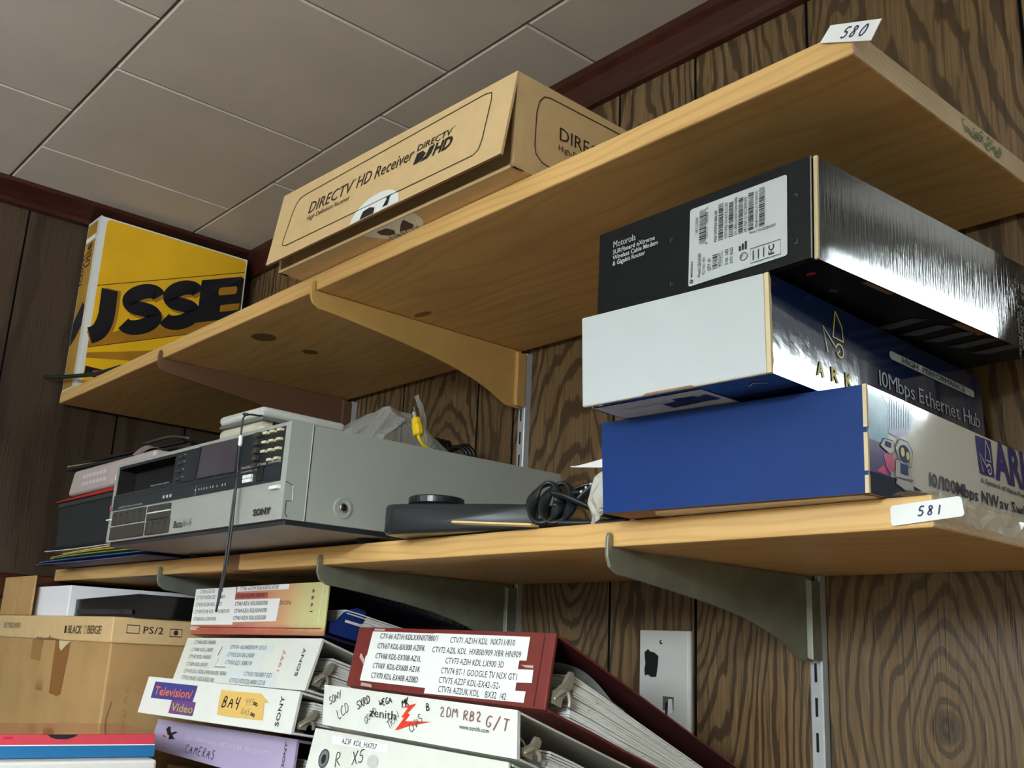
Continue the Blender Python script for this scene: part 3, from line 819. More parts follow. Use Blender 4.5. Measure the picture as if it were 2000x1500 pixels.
HM = [(.4623, -.3223, .1592), (.6538, -.3318, .1592), (.6556, -.3324, .2267), (.4636, -.3229, .231), (.4763, -.0377, .1592), (.6679, -.0471, .1592), (.6697, -.0477, .2286), (.4777, -.0382, .2329)]
t = thing('modem_box', 'black modem box with white barcode label, top of the three stacked boxes', 'box', (.57, -.18, .1590))
mb = MB()
HI = sub(HM, 0, 1, .016, 1, 0, 1)
mb.hexa(HI, [M_dark, M_blackg, M_black, M_black, M_black, M_black])
P = face(HM, 'B')
dg = mat('dim_grey_print', (92, 96, 98), .5); red = mat('red_print', (196, 44, 52), .4)
for k in range(5):
    a = .73 + .025 * k; b = .50 - .09 * k
    poly(mb, P, [(a, b), (a + .17, b + .005), (a + .20, b - .03), (a + .04, b - .04)], dg, .0004)
poly(mb, P, ring(.907, .925, .018, .008)[:-1], red, .0004); poly(mb, P, [(.85, .80), (.868, .815), (.885, .80), (.866, .785)], dg, .0004)
poly(mb, P, [(.975, .80), (.995, .80), (.995, .69), (.975, .69)], M_kraft_in, .0004); poly(mb, P, [(.965, .40), (.995, .40), (.995, .27), (.965, .27)], M_kraft_in, .0004)
P = face(HM, 'R')
fg = mat('faint_grey_print', (120, 126, 132), .4)
for k, s in enumerate(('SURFboard', 'eXtreme Wireless', 'Cable Modem', '& Gigabit Router')):
    text(mb, P, s, .945 - .016 * k, .50, .0042, fg, rot=-90, n=.0005, bold=.01)
for k, (b, h) in enumerate(((.66, .10), (.58, .05))):
    rect(mb, P, .925, b, .97, b + h, dg, .0004)
poly(mb, P, ring(1.0, .80, .016, .06)[:12], red, .0004)
mb.build('carton', t, bevel=.0014)
mb = MB()
FM = sub(HM, 0, .990, -.002, .003, 0, 1)
mb.hexa(FM, [M_black, M_offw, M_edge, M_edge, M_black, M_edge])
P = face(FM, 'F')
W = 1 / .990
text(mb, P, 'Motorola', .083 * W, .793, .0052, M_offw, w=.0232)
for s, b, x in (('SURFboard eXtreme', .720, .0430), ('Wireless Cable Modem', .657, .0462), ('& Gigabit Router', .594, .0338)):
    text(mb, P, s, .081 * W, b, .0034, M_offw, w=x, bold=.016)
for a, b, sx, sy in ((.385, .66, 1, -1), (.389, .17, 1, 1), (.941, .66, -1, -1), (.941, .18, -1, 1)):
    stroke(mb, P, [(a * W + sx * .012, b), (a * W, b), (a * W, b + sy * .035)], .0004, fg)
mb.build('end_flap', t, bevel=.001)
mb = MB()
# printed barcode label on the flap
LQ = [P.pt(a * W, b, .0004) for a, b in ((.476, .09), (.902, .09), (.902, .893), (.480, .897))]
LP = Patch(LQ)
slab(mb, LP, rrect(0, 0, 1, 1, .025, .03), M_offw, 0, .0003)
def bars(a0, a1, b0, b1, seed, tone=M_ink):
    rnd = random.Random(seed); b = b0
    while b < b1:
        h = rnd.choice((.006, .006, .01, .016)); rect(mb, LP, a0, b, a1, min(b + h, b1), tone, .0007); b += h + rnd.choice((.006, .01, .014))
def up(s, a, b, h, w=None, bold=0.0): text(mb, LP, s, a, b, h, M_ink, w=w, rot=90, n=.0008, bold=bold)
H0 = LP.H
poly(mb, LP, ring(.034, .055, .018, .025)[:-1], M_ink, .0007); poly(mb, LP, [(.024, .045), (.034, .07), (.044, .045)], M_offw, .0009)
up('MOTOROLA', .048, .11, .0016, .20 * H0, .03)
up('UPC CODE', .098, .66, .0024, .20 * H0); bars(.112, .185, .50, .93, 1); up('6  12572  18040  2', .205, .47, .0022, .48 * H0)
up('Model: SBG6580', .135, .08, .0026, .30 * H0); up('FCI NO: 001', .185, .09, .0024, .22 * H0); up('QTY: 01', .245, .12, .0028, .15 * H0, .01)
bars(.262, .315, .12, .30, 3); up('WEIGHT:', .355, .12, .0024, .19 * H0); stroke(mb, LP, [(.365, .12), (.365, .32)], .0003, M_ink, .0008)
up('2.06  LBS', .425, .12, .0026, .20 * H0); up('0.93  KGS', .475, .12, .0026, .20 * H0)
up('P/N: 570763-006-00', .305, .46, .0024, .40 * H0, .008); bars(.320, .370, .46, .93, 4)
up('CUSTOMER S/N: 0LF74LLC1767', .415, .46, .0023, .46 * H0); bars(.428, .475, .46, .90, 5)
up('S/N: 343961216000176000100006', .515, .46, .0022, .48 * H0); bars(.528, .575, .46, .92, 6)
up('HFC MAC ID: 94CCB947639D', .615, .46, .0023, .44 * H0); bars(.628, .68, .46, .93, 7)
up('CPE/USB HOST MAC ID: 94CCB947639E', .722, .46, .0020, .46 * H0); bars(.735, .79, .46, .95, 8)
text(mb, LP, 'ASSEMBLED IN CHINA', .90, .435, .0018, M_ink, rot=180, n=.0008, w=.26 * LP.W)
stroke(mb, LP, ring(.585, .155, .036, .046), .0005, M_ink, .0008); text(mb, LP, 'UL', .565, .135, .0022, M_ink, rot=60, n=.0008, w=.0028)
for k in range(3): rect(mb, LP, .535 + .03 * k, .24, .555 + .03 * k, .30 + .02 * k, M_ink, .0007)
stroke(mb, LP, [(.655, .04), (.94, .04), (.94, .22), (.655, .22)], .0004, M_ink, .0008, closed=True)
text(mb, LP, 'FC', .88, .07, .0042, M_ink, rot=90, n=.0008, bold=.02)
for k in range(3): stroke(mb, LP, [(.68 + .05 * k, .07), (.68 + .05 * k, .19)], .0007, M_ink, .0008)
mb.build('barcode_label', t)
mb = MB(); mb.hexa(sub(HM, .02, .985, .003, .016, .01, .995), M_dark); mb.build('inner_flap', t)
mb = MB(); mb.hexa(sub(HM, .988, 1.003, .0105, .0185, .0, 1.012), M_edge); mb.build('corner_edge', t, bevel=.0005)

# ------------------------------------------------------------------ silver video recorder
M_silver = mat('silver_paint', (168, 175, 170), .4, metal=.12, noise=.03, nscale=8)
M_fascia = mat('brushed_silver', (172, 174, 170), .38, metal=.2, noise=.05, nscale=30, stretch=(1, 1, 30))
M_panelb = mat('charcoal_plastic', (34, 38, 44), .3, noise=.05)
M_gloss = mat('black_gloss', (8, 10, 14), .08, coat=.5)
M_disp = mat('display_smoke', (62, 56, 66), .12, coat=.6)
M_cream = mat('cream_key', (214, 208, 172), .4)
M_olive = mat('dark_key', (62, 58, 52), .45)
M_grey = mat('light_grey_print', (186, 190, 194), .4)
HV = [(-.3461, -.3748, .0297), (.1133, -.3802, .0297), (.1156, -.3803, .1232), (-.3427, -.3749, .1292), (-.3419, -.0199, .0297), (.1174, -.0252, .0297), (.1198, -.0253, .1232), (-.3386, -.0199, .1292)]
t = thing('video_recorder', 'silver video cassette recorder with black upper panel, on the lower shelf', 'video recorder', (-.11, -.19, .0196))
mb = MB(); mb.hexa(sub(HV, 0, 1, .068, 1, 0, 1), M_silver)
mb.build('cabinet', t, bevel=.0016)
mb = MB()
D = .066
mb.hexa(sub(HV, 0, .016, 0, D, 0, 1), M_fascia)          # left pillar
mb.hexa(sub(HV, .978, 1.0, 0, D, 0, 1), M_silver)        # right pillar
mb.hexa(sub(HV, .016, .978, 0, D, .962, 1), M_fascia)    # top strip
mb.hexa(sub(HV, .016, .978, .001, D, 0, .40), M_fascia)  # lower silver band
mb.hexa(sub(HV, .405, .978, .002, D, .40, .962), M_panelb)
mb.hexa(sub(HV, .016, .405, .002, D, .40, .603), M_panelb)
mb.hexa(sub(HV, .016, .405, .002, D, .930, .962), M_panelb)
P = face(HV, 'F')
for a in (.006, .288):
    pass
text(mb, P, 'SONY', .877, .066, .0063, M_ink, w=.0355, bold=.03, n=.0012)
text(mb, P, 'SONY', .8765, .069, .0063, mat('dark_badge', (60, 62, 64), .3, metal=.5), w=.0355, bold=.02, n=.0015)
pass
text(mb, P, 'Beta', .458, .060, .0080, M_ink, w=.0235, n=.0006, bold=.006)
text(mb, P, 'hi-fi', .513, .063, .0080, mat('soft_grey_print', (112, 114, 112), .4), w=.0205, n=.0006, shear=.1)
FP_ = mb.build('front_panel', t, bevel=.0007)
# cassette bay
mb = MB()
bay = sub(HV, .016, .405, .004, .0665, .603, .930)
b = [Vector(v) for v in bay]
mb.add([b[i] for i in (0, 1, 2, 3, 4, 5, 6, 7)], [(4, 5, 6, 7), (0, 4, 7, 3), (5, 1, 2, 6), (0, 1, 5, 4), (7, 6, 2, 3)], M_dark)
P2 = face(HV, 'F')
text(mb, P2, 'FRONT LOADING CASSETTE', .235, .635, .0018, M_grey, w=.055, n=-.006)
mb.build('cassette_bay', FP_)
mb = MB()
slab(mb, P, [(.430, .590), (.775, .590), (.775, .955), (.430, .955)], M_panelb, -.001, .0002)
slab(mb, P, [(.556, .594), (.757, .586), (.757, .957), (.566, .965)], M_disp, -.001, .0010)
poly(mb, P, [(.533, .594), (.548, .594), (.562, .965), (.551, .965)], M_gloss, .0008)
mb.build('display_window', FP_)
# charcoal band under the bay, with print and sliders
mb = MB()
slab(mb, P, [(.018, .395), (.978, .395), (.978, .425), (.870, .425), (.870, .575), (.018, .575)], M_panelb, -.001, .0006)
stroke(mb, P, [(.018, .575), (.775, .575)], .0012, M_gloss, .0009); stroke(mb, P, [(.018, .535), (.775, .535)], .0006, M_gloss, .0009)
for a in (.372, .393, .414): rect(mb, P, a - .0065, .435, a + .0065, .470, M_grey, .0009)
text(mb, P, 'LINEAR TIME COUNTER', .066, .410, .0021, M_grey, w=.078, n=.0009)
stroke(mb, P, [(.563, .40), (.563, .52)], .0008, M_grey, .0009); poly(mb, P, [(.553, .462), (.563, .475), (.563, .449)], M_grey, .001)
for a in (.578, .592, .606, .620, .640, .654, .676, .703, .718): rect(mb, P, a, .449, a + .0045, .474, M_grey, .0009)
text(mb, P, 'TRACKING  PICTURE  CHANNEL', .790, .590, .0022, M_grey, w=.085, n=.0009, bold=.01)
text(mb, P, 'CHANNEL  PRESET', .790, .548, .0016, M_grey, w=.05, n=.0009)
mb.build('legend_strip', FP_)
def key(name, pts, m, n1=.003, n0=-.001):
    mb = MB(); slab(mb, P, pts, m, n0, n1); return mb.build(name, FP_, bevel=.0003)
def rc(a0, b0, a1, b1): return [(a0, b0), (a1, b0), (a1, b1), (a0, b1)]
for a, b_ in ((.893, .94), (.925, .94), (.957, .94), (.893, .842), (.925, .842), (.957, .842), (.893, .744), (.925, .744), (.957, .744), (.925, .641), (.957, .641)):
    o_ = key('preset_key', rc(a - .0085, b_ - .024, a + .0085, b_ + .004), M_cream, .0034)
for b_ in (.93, .842, .758, .679, .60):
    mb = MB(); slab(mb, P, rc(.851, b_ - .03, .870, b_ + .02), M_olive, .0, .0045); mb.build('selector_slider', FP_, bevel=.0003)
mb = MB()
for b_ in (.90, .82, .73, .64): slab(mb, P, rc(.437, b_ - .02, .457, b_ + .012), M_olive, .0, .0025); stroke(mb, P, [(.462, b_ + .015), (.475, b_ + .015)], .0008, M_grey, .0005)
mb.build('mode_slider', FP_, bevel=.0003)
for i in range(2):
    for j in range(2):
        key('tuning_button', rc(.812 + .0215 * i, .432 + .044 * j, .831 + .0215 * i, .470 + .044 * j), M_white, .003)
key('power_button', rc(.944, .310, .981, .345), M_white, .0035)
key('timer_lever', rc(.870, .430, .900, .575), M_gloss, .0012)
key('cover_flap', rc(.902, .420, .976, .560), M_panelb, .001)
# transport keys
def keys(a0, b0, a1, b1, k, nm, led=True):
    mb = MB(); w_ = (a1 - a0) / k
    for i in range(k):
        slab(mb, P, rc(a0 + w_ * i + .0012, b0, a0 + w_ * (i + 1) - .0012, b1), M_olive, -.001, .0026)
        if led: rect(mb, P, a0 + w_ * (i + .4), b1 - .05, a0 + w_ * (i + .55), b1 - .03, M_dark, .003)
    mb.build(nm, FP_, bevel=.0004)
keys(.036, .200, .264, .372, 5, 'transport_key'); keys(.034, .024, .270, .182, 1, 'transport_key', False)
keys(.283, .295, .424, .366, 4, 'transport_key', False); keys(.283, .198, .427, .275, 1, 'transport_key', False); keys(.285, .022, .430, .188, 4, 'transport_key')
mb = MB()
stroke(mb, P, [(.284, .285), (.428, .285)], .0016, M_white, .0012); stroke(mb, P, [(.276, .02), (.272, .385)], .0014, M_grey, .001); stroke(mb, P, [(.033, .19), (.27, .19)], .0014, M_grey, .001)
mb.build('bright_trim', FP_)
mb = MB(); rect(mb, P, .003, .80, .013, .86, M_white, .0012); mb.build('side_mark', FP_)
mb = MB(); rect(mb, P, .001, .40, .010, .47, mat('pale_red', (196, 96, 92), .5), .0012); mb.build('side_mark', FP_)
mb = MB(); slab(mb, P, rc(-.006, .276, .022, .292), M_white, .0002, .0030); mb.build('phones_slider', FP_)
# right-hand side: seam, hinge notch and screw
PR = face(HV, 'R')
mb = MB()
stroke(mb, PR, [(.0665, .0), (.0655, 1.0)], .0013, mat('seam_light', (214, 218, 214), .3), .0004); stroke(mb, PR, [(.0695, .0), (.0685, 1.0)], .0009, M_dark, .0004)
stroke(mb, PR, [(.001, .375), (.022, .347), (.024, .19), (.008, .182), (.008, .06), (.016, .02)], .0007, M_dark, .0005)
stroke(mb, PR, [(.023, .345), (.025, .19)], .0012, M_white, .0006)
mb.build('side_seam', t)
mb = MB()
c = PR.pt(.182, .190, 0)
mb.disc(c, PR.N, [(.0105, .0), (.0100, .0012), (.0078, .0012), (.0052, .0002)], M_silver, 28)
mb.disc(c + PR.N * .0002, PR.N, [(.0048, 0), (.0046, .0018), (.0034, .0026), (.0006, .0028)], M_chrome, 20)
for r_ in (20, 110):
    d = (PR.q[1] - PR.q[0]).normalized() * math.cos(math.radians(r_)) + Vector((0, 0, 1)) * math.sin(math.radians(r_))
    e = PR.N.cross(d) * .0005; n_ = PR.N * .0031
    mb.add([c + n_ + d * .0028 + e, c + n_ - d * .0028 + e, c + n_ - d * .0028 - e, c + n_ + d * .0028 - e], [(0, 1, 2, 3)], M_dark)
mb.build('side_screw', t)
# black plinth, grey underside and feet
mb = MB()
U = [Vector(p) for p in HV]
def dn(p, z): return (p[0], p[1], z)
pl = sub(HV, .004, .996, .014, 1, 0, 1)
c8 = [dn(pl[0], .0245), dn(pl[1], .0245), dn(pl[1], .0297), dn(pl[0], .0297), dn(pl[4], .0245), dn(pl[5], .0245), dn(pl[5], .0297), dn(pl[4], .0297)]
mb.hexa(c8, [M_panelb, M_panelb, M_panelb, M_panelb, mat('underside_grey', (128, 124, 120), .5), M_panelb])
mb.build('plinth', t, bevel=.0008)
for s_, t_ in ((.06, .12), (.93, .12), (.06, .9), (.93, .9)):
    p = trip(HV, s_, t_, 0); mb = MB(); mb.disc((p.x, max(p.y, -.262) if t_ < .5 else p.y, .0196), (0, 0, 1), [(.011, 0), (.012, .0049)], M_dark, 18); mb.build('foot', t)
p = trip(HV, .97, .05, 0); mb = MB(); mb.box((p.x - .03, p.y - .002, .0255), (p.x - .008, p.y + .006, .0292), M_chrome); mb.build('hinge_clip', t)

# ------------------------------------------------------------------ things on top of the recorder
t = thing('plastic_box', 'small beige plastic box with a grey stripe, on top of the video recorder', 'plastic box', (-.04, -.29, .1272))
Rz = Matrix.Rotation(math.radians(2), 3, 'Z')
M_beige = mat('beige_plastic', (202, 196, 178), .38)
M_pale = mat('pale_grey_plastic', (206, 210, 208), .3)
mb = MB(); mb.rbox((-.086, -.361, .1283), (.008, -.255, .1435), M_beige, r=.0075, seg=4, rot=Rz)
for k in range(7): mb.box((.0085, -.345 + .009 * k, .1350), (.0092, -.341 + .009 * k, .1430), M_dark)
mb.build('base', t)
mb = MB(); mb.rbox((-.0855, -.3605, .1435), (.0075, -.2555, .1480), mat('stripe_grey', (112, 112, 102), .5), r=.002, seg=2, rot=Rz); mb.build('stripe', t)
mb = MB(); mb.rbox((-.0865, -.3615, .1475), (.0085, -.2545, .1585), M_pale, r=.0055, seg=4, rot=Rz); mb.build('lid', t)

# hanging cord with a bead
t = thing('cord_loop', 'thin black cord loop with a white bead, hanging over the front of the video recorder', 'cord', (.025, -.384, .14))
M_cord = mat('black_cord', (44, 48, 50), .5)
mb = MB()
mb.tube([(.024, -.3655, .1435), (.0238, -.384, .141), (.0239, -.3868, .128), (.0243, -.3868, .100), (.0262, -.3868, .0773)], .0010, M_cord, 8)
for dx in (-.0016, .0016):
    mb.tube([(.0262, -.3868, .0773), (.0262 + dx, -.3872, .055), (.0268 + dx * 1.7, -.3876, .025), (.0258 + dx * 1.5, -.388, -.009), (.021 + dx, -.388, -.035), (.0165, -.388, -.0559)], .00105, M_cord, 8)
mb.build('cord', t)
mb = MB(); mb.tube([(.0205, -.3845, .1425), (.0285, -.3845, .1408)], .0016, M_cord, 10); mb.build('toggle', t)
mb = MB(); mb.tube([(.0240, -.3868, .1195), (.0243, -.3868, .1175), (.0245, -.3868, .110), (.0247, -.3868, .108)], [.0015, .0022, .0022, .0014], M_white, 12); mb.build('bead', t)

def crumple(name, label, cat, pts, nu, nv, amp, m, seed, thick=0.0):
    """crumpled sheet through a grid of 3D control points (rows of equal length)"""
    rnd = random.Random(seed); R_ = len(pts); C_ = len(pts[0]); vs = []; fs = []
    def ev(u, v):
        a = u * (C_ - 1); b = v * (R_ - 1); i = min(int(a), C_ - 2); j = min(int(b), R_ - 2); a -= i; b -= j
        q = [Vector(pts[j][i]), Vector(pts[j][i + 1]), Vector(pts[j + 1][i + 1]), Vector(pts[j + 1][i])]
        return (q[0] * (1 - a) + q[1] * a) * (1 - b) + (q[3] * (1 - a) + q[2] * a) * b
    for j in range(nv + 1):
        for i in range(nu + 1):
            vs.append(ev(i / nu, j / nv) + Vector((rnd.uniform(-1, 1), rnd.uniform(-1, 1), rnd.uniform(-.6, 1))) * amp)
    for j in range(nv):
        for i in range(nu):
            k = j * (nu + 1) + i
            a, b, c, d = k, k + 1, k + nu + 2, k + nu + 1
            fs += [(a, b, c), (a, c, d)] if rnd.random() < .5 else [(a, b, d), (b, c, d)]
    mb = MB(); mb.add(vs, fs, m); o = mb.build(name); tag(o, label, cat)
    return o
M_film = film('clear_film', (225, 230, 230), .12)
M_milk = film('milky_film', (232, 232, 224), .62, .25)
zt = .1315
crumple('plastic_bag', 'clear crumpled plastic bag lying on top of the video recorder', 'plastic bag',
        [[(-.15, -.24, zt), (-.10, -.25, zt), (-.04, -.25, zt), (.02, -.245, zt), (.042, -.235, zt)],
         [(-.145, -.20, zt + .012), (-.10, -.20, .176), (-.045, -.20, .183), (.005, -.20, .190), (.040, -.20, .166)],
         [(-.13, -.15, zt + .01), (-.08, -.15, .168), (-.04, -.15, .178), (.01, -.16, .182), (.040, -.17, .158)],
         [(-.12, -.10, zt), (-.07, -.10, zt), (-.03, -.10, zt), (.02, -.11, zt), (.045, -.12, zt)]], 13, 9, .0026, M_film, 5)
crumple('plastic_strip', 'upright twisted clear plastic strip behind the yellow plug', 'plastic strip',
        [[(.047, -.175, .127), (.056, -.175, .127)], [(.044, -.178, .150), (.058, -.178, .150)], [(.0500, -.185, .180), (.0565, -.185, .180)], [(.0440, -.19, .1960), (.0515, -.19, .1975)]], 2, 9, .0012, M_film, 8)

t = thing('cable_plug', 'yellow video cable plug with metal pins, standing on the video recorder', 'cable plug', (.068, -.2, .127))
M_yplug = mat('yellow_plug', (232, 196, 30), .3, coat=.3)
mb = MB()
bx = Vector((.0715, -.2, .1455)); tx = Vector((.0640, -.2, .1655)); ax = (tx - bx).normalized()
mb.disc(bx, ax, [(.0050, 0), (.0064, .002), (.0064, .012), (.0056, .0145), (.0058, .019), (.0050, .0212)], M_yplug, 10); mb.build('grip', t)
mb = MB()
mb.disc(tx, ax, [(.0042, 0), (.0042, .0075), (.0036, .0078)], M_chrome, 14); mb.disc(tx, ax, [(.0014, 0), (.0014, .0150), (.0006, .0165)], M_chrome, 10); mb.build('pin', t)
mb = MB(); mb.tube([bx + ax * .001, bx - ax * .004, (.0725, -.190, .1340), (.070, -.17, .1300), (.05, -.14, .1297), (.02, -.115, .1297), (-.02, -.09, .1297)], .0021, M_yplug, 8); mb.build('cable', t)

t = thing('power_cord', 'coiled black power cord on the rear of the video recorder', 'cord', (-.06, -.05, .127))
mb = MB(); M_blk = mat('black_rubber', (16, 16, 18), .3)
for k in range(3):
    path = []
    for i in range(25):
        q = 2 * math.pi * i / 24
        path.append((-.098 + .015 * math.cos(q) + .003 * k, -.055 + .006 * k + .006 * math.sin(q), .1590 + .028 * math.sin(q) - .001 * k + (.0 if math.sin(q) < 0 else .001)))
    mb.tube([Vector(p) + Vector((0, 0, .0)) for p in path], .0028, M_blk, 8, closed=False)
for k in range(3):
    mb.tube([(-.098, -.055 + .006 * k, .150), (-.082, -.055 + .006 * k, .163 + .002 * k), (-.062, -.05 + .006 * k, .172 + .0015 * k), (-.044, -.05 + .006 * k, .170 + .002 * k), (-.036, -.045 + .006 * k, .160), (-.045, -.05 + .006 * k, .146), (-.07, -.05 + .006 * k, .1380)], .0027, M_blk, 8)
mb.build('cord', t)

# ------------------------------------------------------------------ on the lower shelf between recorder and boxes
ZS = .0196
t = thing('handset', 'black plastic handset with round ribbed knob, on the lower shelf edge', 'handset', (.24, -.26, ZS))
M_hs = mat('black_abs', (34, 38, 42), .26, bump=.05, bscale=400)
R12 = Matrix.Rotation(math.radians(15), 3, 'Z')
mb = MB()
bm = bmesh.new(); bmesh.ops.create_cube(bm, size=1)
for v in bm.verts:
    s_ = .5 + v.co.x
    v.co = Vector((v.co.x * .188, v.co.y * (.058 - .016 * s_), v.co.z * (.0290 - .008 * s_) + (.0 - .003 * s_)))
bmesh.ops.bevel(bm, geom=[e for e in bm.edges if abs((e.verts[0].co - e.verts[1].co).z) > .01], offset=.018, segments=6, profile=.5, affect='EDGES')
bmesh.ops.bevel(bm, geom=[e for e in bm.edges if abs((e.verts[0].co - e.verts[1].co).z) < .004 and len(e.link_faces) == 2 and e.calc_face_angle() > .8], offset=.004, segments=3, profile=.5, affect='EDGES')
for v in bm.verts: v.co = (R12 @ v.co) + Vector((.2510, -.2575, .0342))
mb.bm(bm, M_hs, True)
mb.build('body', t)
mb = MB()
kc = Vector((.2030, -.268, .0492))
mb.disc(kc, (0, 0, 1), [(.0250, 0), (.0265, .0006), (.0265, .0058), (.0250, .0070), (.0235, .0072)], M_hs, 36)
for k in range(40):
    q = math.radians(-100 + 3.2 * k); d = Vector((math.cos(q), math.sin(q), 0)); e = Vector((-d.y, d.x, 0)) * .0004
    if k % 1 == 0:
        p = kc + d * .0265; mb.hexa([p - e + Vector((0, 0, .001)), p + e + Vector((0, 0, .001)), p + e + Vector((0, 0, .0056)), p - e + Vector((0, 0, .0056)), p - e + d * .0006 + Vector((0, 0, .001)), p + e + d * .0006 + Vector((0, 0, .001)), p + e + d * .0006 + Vector((0, 0, .0056)), p - e + d * .0006 + Vector((0, 0, .0056))], M_hs)
mb.build('knob', t)
mb = MB()
for k in range(2): mb.box((.1662 + .0032 * k, -.2935 + .001 * k, .0335), (.1676 + .0032 * k, -.2895, .0365), M_dark)
mb.build('port', t)

t = thing('craft_stick', 'pale wooden craft stick lying across the lower shelf edge under the handset', 'wooden stick', (.34, -.275, ZS))
M_stick = mat('pale_birch', (226, 196, 142), .6, noise=.08, nscale=40)
a = Vector((.272, -.3010, .0262)); b = Vector((.350, -.2752, .0218)); d = (b - a).normalized(); s_ = Vector((0, 0, 1)).cross(d).normalized() * .0070
pts = []
for k in range(9):
    q = math.pi * k / 8; pts.append(a + d * (.0070 - .0070 * math.sin(q)) + s_ * math.cos(q))
pts += [b - s_, b + s_]
mb = MB(); mb.prism(pts, d.cross(s_).normalized() * -.0017, M_stick); mb.build('stick', t, bevel=.0004)

t = thing('cable_coil', 'looped flat black cable between the handset and the blue-ended box', 'cable', (.36, -.24, ZS))
M_rib = mat('black_flat_cable', (30, 34, 38), .32)
mb = MB()
def loop(cx, cy, cz, rx, rz, yaw, tilt, r, fl, a0=0, a1=360, k=30):
    out = []
    for i in range(k + 1):
        q = math.radians(a0 + (a1 - a0) * i / k); X = rx * math.cos(q); Z = rz * math.sin(q)
        out.append(Vector((cx + X * math.cos(yaw) - Z * tilt * math.sin(yaw), cy + X * math.sin(yaw) + Z * tilt * math.cos(yaw), cz + Z)))
    mb.tube(out, r, M_rib, 8, flat=fl)
loop(.3430, -.258, .0420, .0120, .0185, .5, .5, .0052, .42)
loop(.3520, -.252, .0420, .0125, .0185, .5, .6, .0050, .42)
loop(.3800, -.240, .0440, .0300, .0165, .35, 1.0, .0050, .42, 20, 200)
mb.tube([(.350, -.256, .0500), (.366, -.253, .0455), (.384, -.248, .0375), (.402, -.242, .0300), (.418, -.236, .0285)], .0062, M_rib, 10, flat=.4)
mb.tube([(.342, -.262, .0262), (.360, -.259, .0240), (.38, -.254, .0232), (.402, -.246, .0232), (.42, -.238, .0240)], .0042, M_rib, 10, flat=.7)
mb.tube([(.354, -.240, .052), (.374, -.236, .050), (.395, -.229, .043), (.415, -.222, .036)], .0050, M_rib, 10, flat=.5)
mb.build('cable', t)
mb = MB()
p0, p1 = Vector((.3700, -.246, .0430)), Vector((.405, -.231, .0660)); path = [p0, p0.lerp(p1, .3) + Vector((0, 0, .003)), p0.lerp(p1, .7) + Vector((0, 0, .004)), p1]
mb.tube(path, .0056, mat('blue_black_strap', (44, 54, 66), .4), 8, flat=.35)
for k in range(7):
    p = p0.lerp(p1, .15 + .11 * k) + Vector((-.0006, -.0046, .0030 + .001 * math.sin(k)))
    mb.add([p, p + Vector((.0016, .0006, .001)), p + Vector((.0010, .0006, .0028)), p + Vector((-.0006, 0, .0018))], [(0, 1, 2, 3)], M_grey)
mb.build('strap', t)

crumple('plastic_bag', 'milky white crumpled bag tucked beside the blue-ended box', 'plastic bag',
        [[(.402, -.262, .0205), (.425, -.278, .0205), (.438, -.288, .0215), (.4475, -.300, .0215)],
         [(.397, -.262, .040), (.418, -.274, .034), (.436, -.283, .030), (.4465, -.296, .0280)],
         [(.402, -.258, .062), (.420, -.268, .058), (.436, -.276, .052), (.4465, -.286, .046)],
         [(.418, -.25, .066), (.428, -.258, .068), (.440, -.262, .068), (.444, -.268, .064)]], 9, 10, .0016, M_milk, 3)
crumple('paper_scrap', 'white pointed paper scrap sticking out left of the blue-ended box', 'paper scrap',
        [[(.3640, -.2500, .0722), (.382, -.249, .0700), (.400, -.248, .0688), (.430, -.245, .0680)], [(.3642, -.2500, .0727), (.382, -.247, .0745), (.400, -.245, .0770), (.430, -.24, .0815)]], 6, 2, .0006, M_white, 4)
crumple('plastic_wrap', 'crinkled clear tape wrap over the right end of the lower shelf', 'plastic wrap',
        [[(.6625, -.268, .0215), (.6635, -.22, .0215), (.664, -.16, .0215), (.664, -.10, .0215), (.664, -.05, .0215)],
         [(.6780, -.271, .0226), (.677, -.22, .0232), (.676, -.16, .0232), (.676, -.10, .0232), (.676, -.05, .0230)],
         [(.6905, -.268, .0205), (.6918, -.22, .0208), (.6918, -.16, .0208), (.6915, -.10, .0206), (.6915, -.05, .0204)],
         [(.6910, -.266, .0060), (.6915, -.22, .0050), (.6915, -.16, .0040), (.6912, -.10, .0050), (.6910, -.05, .0040)]], 26, 9, .0011, M_film, 9)

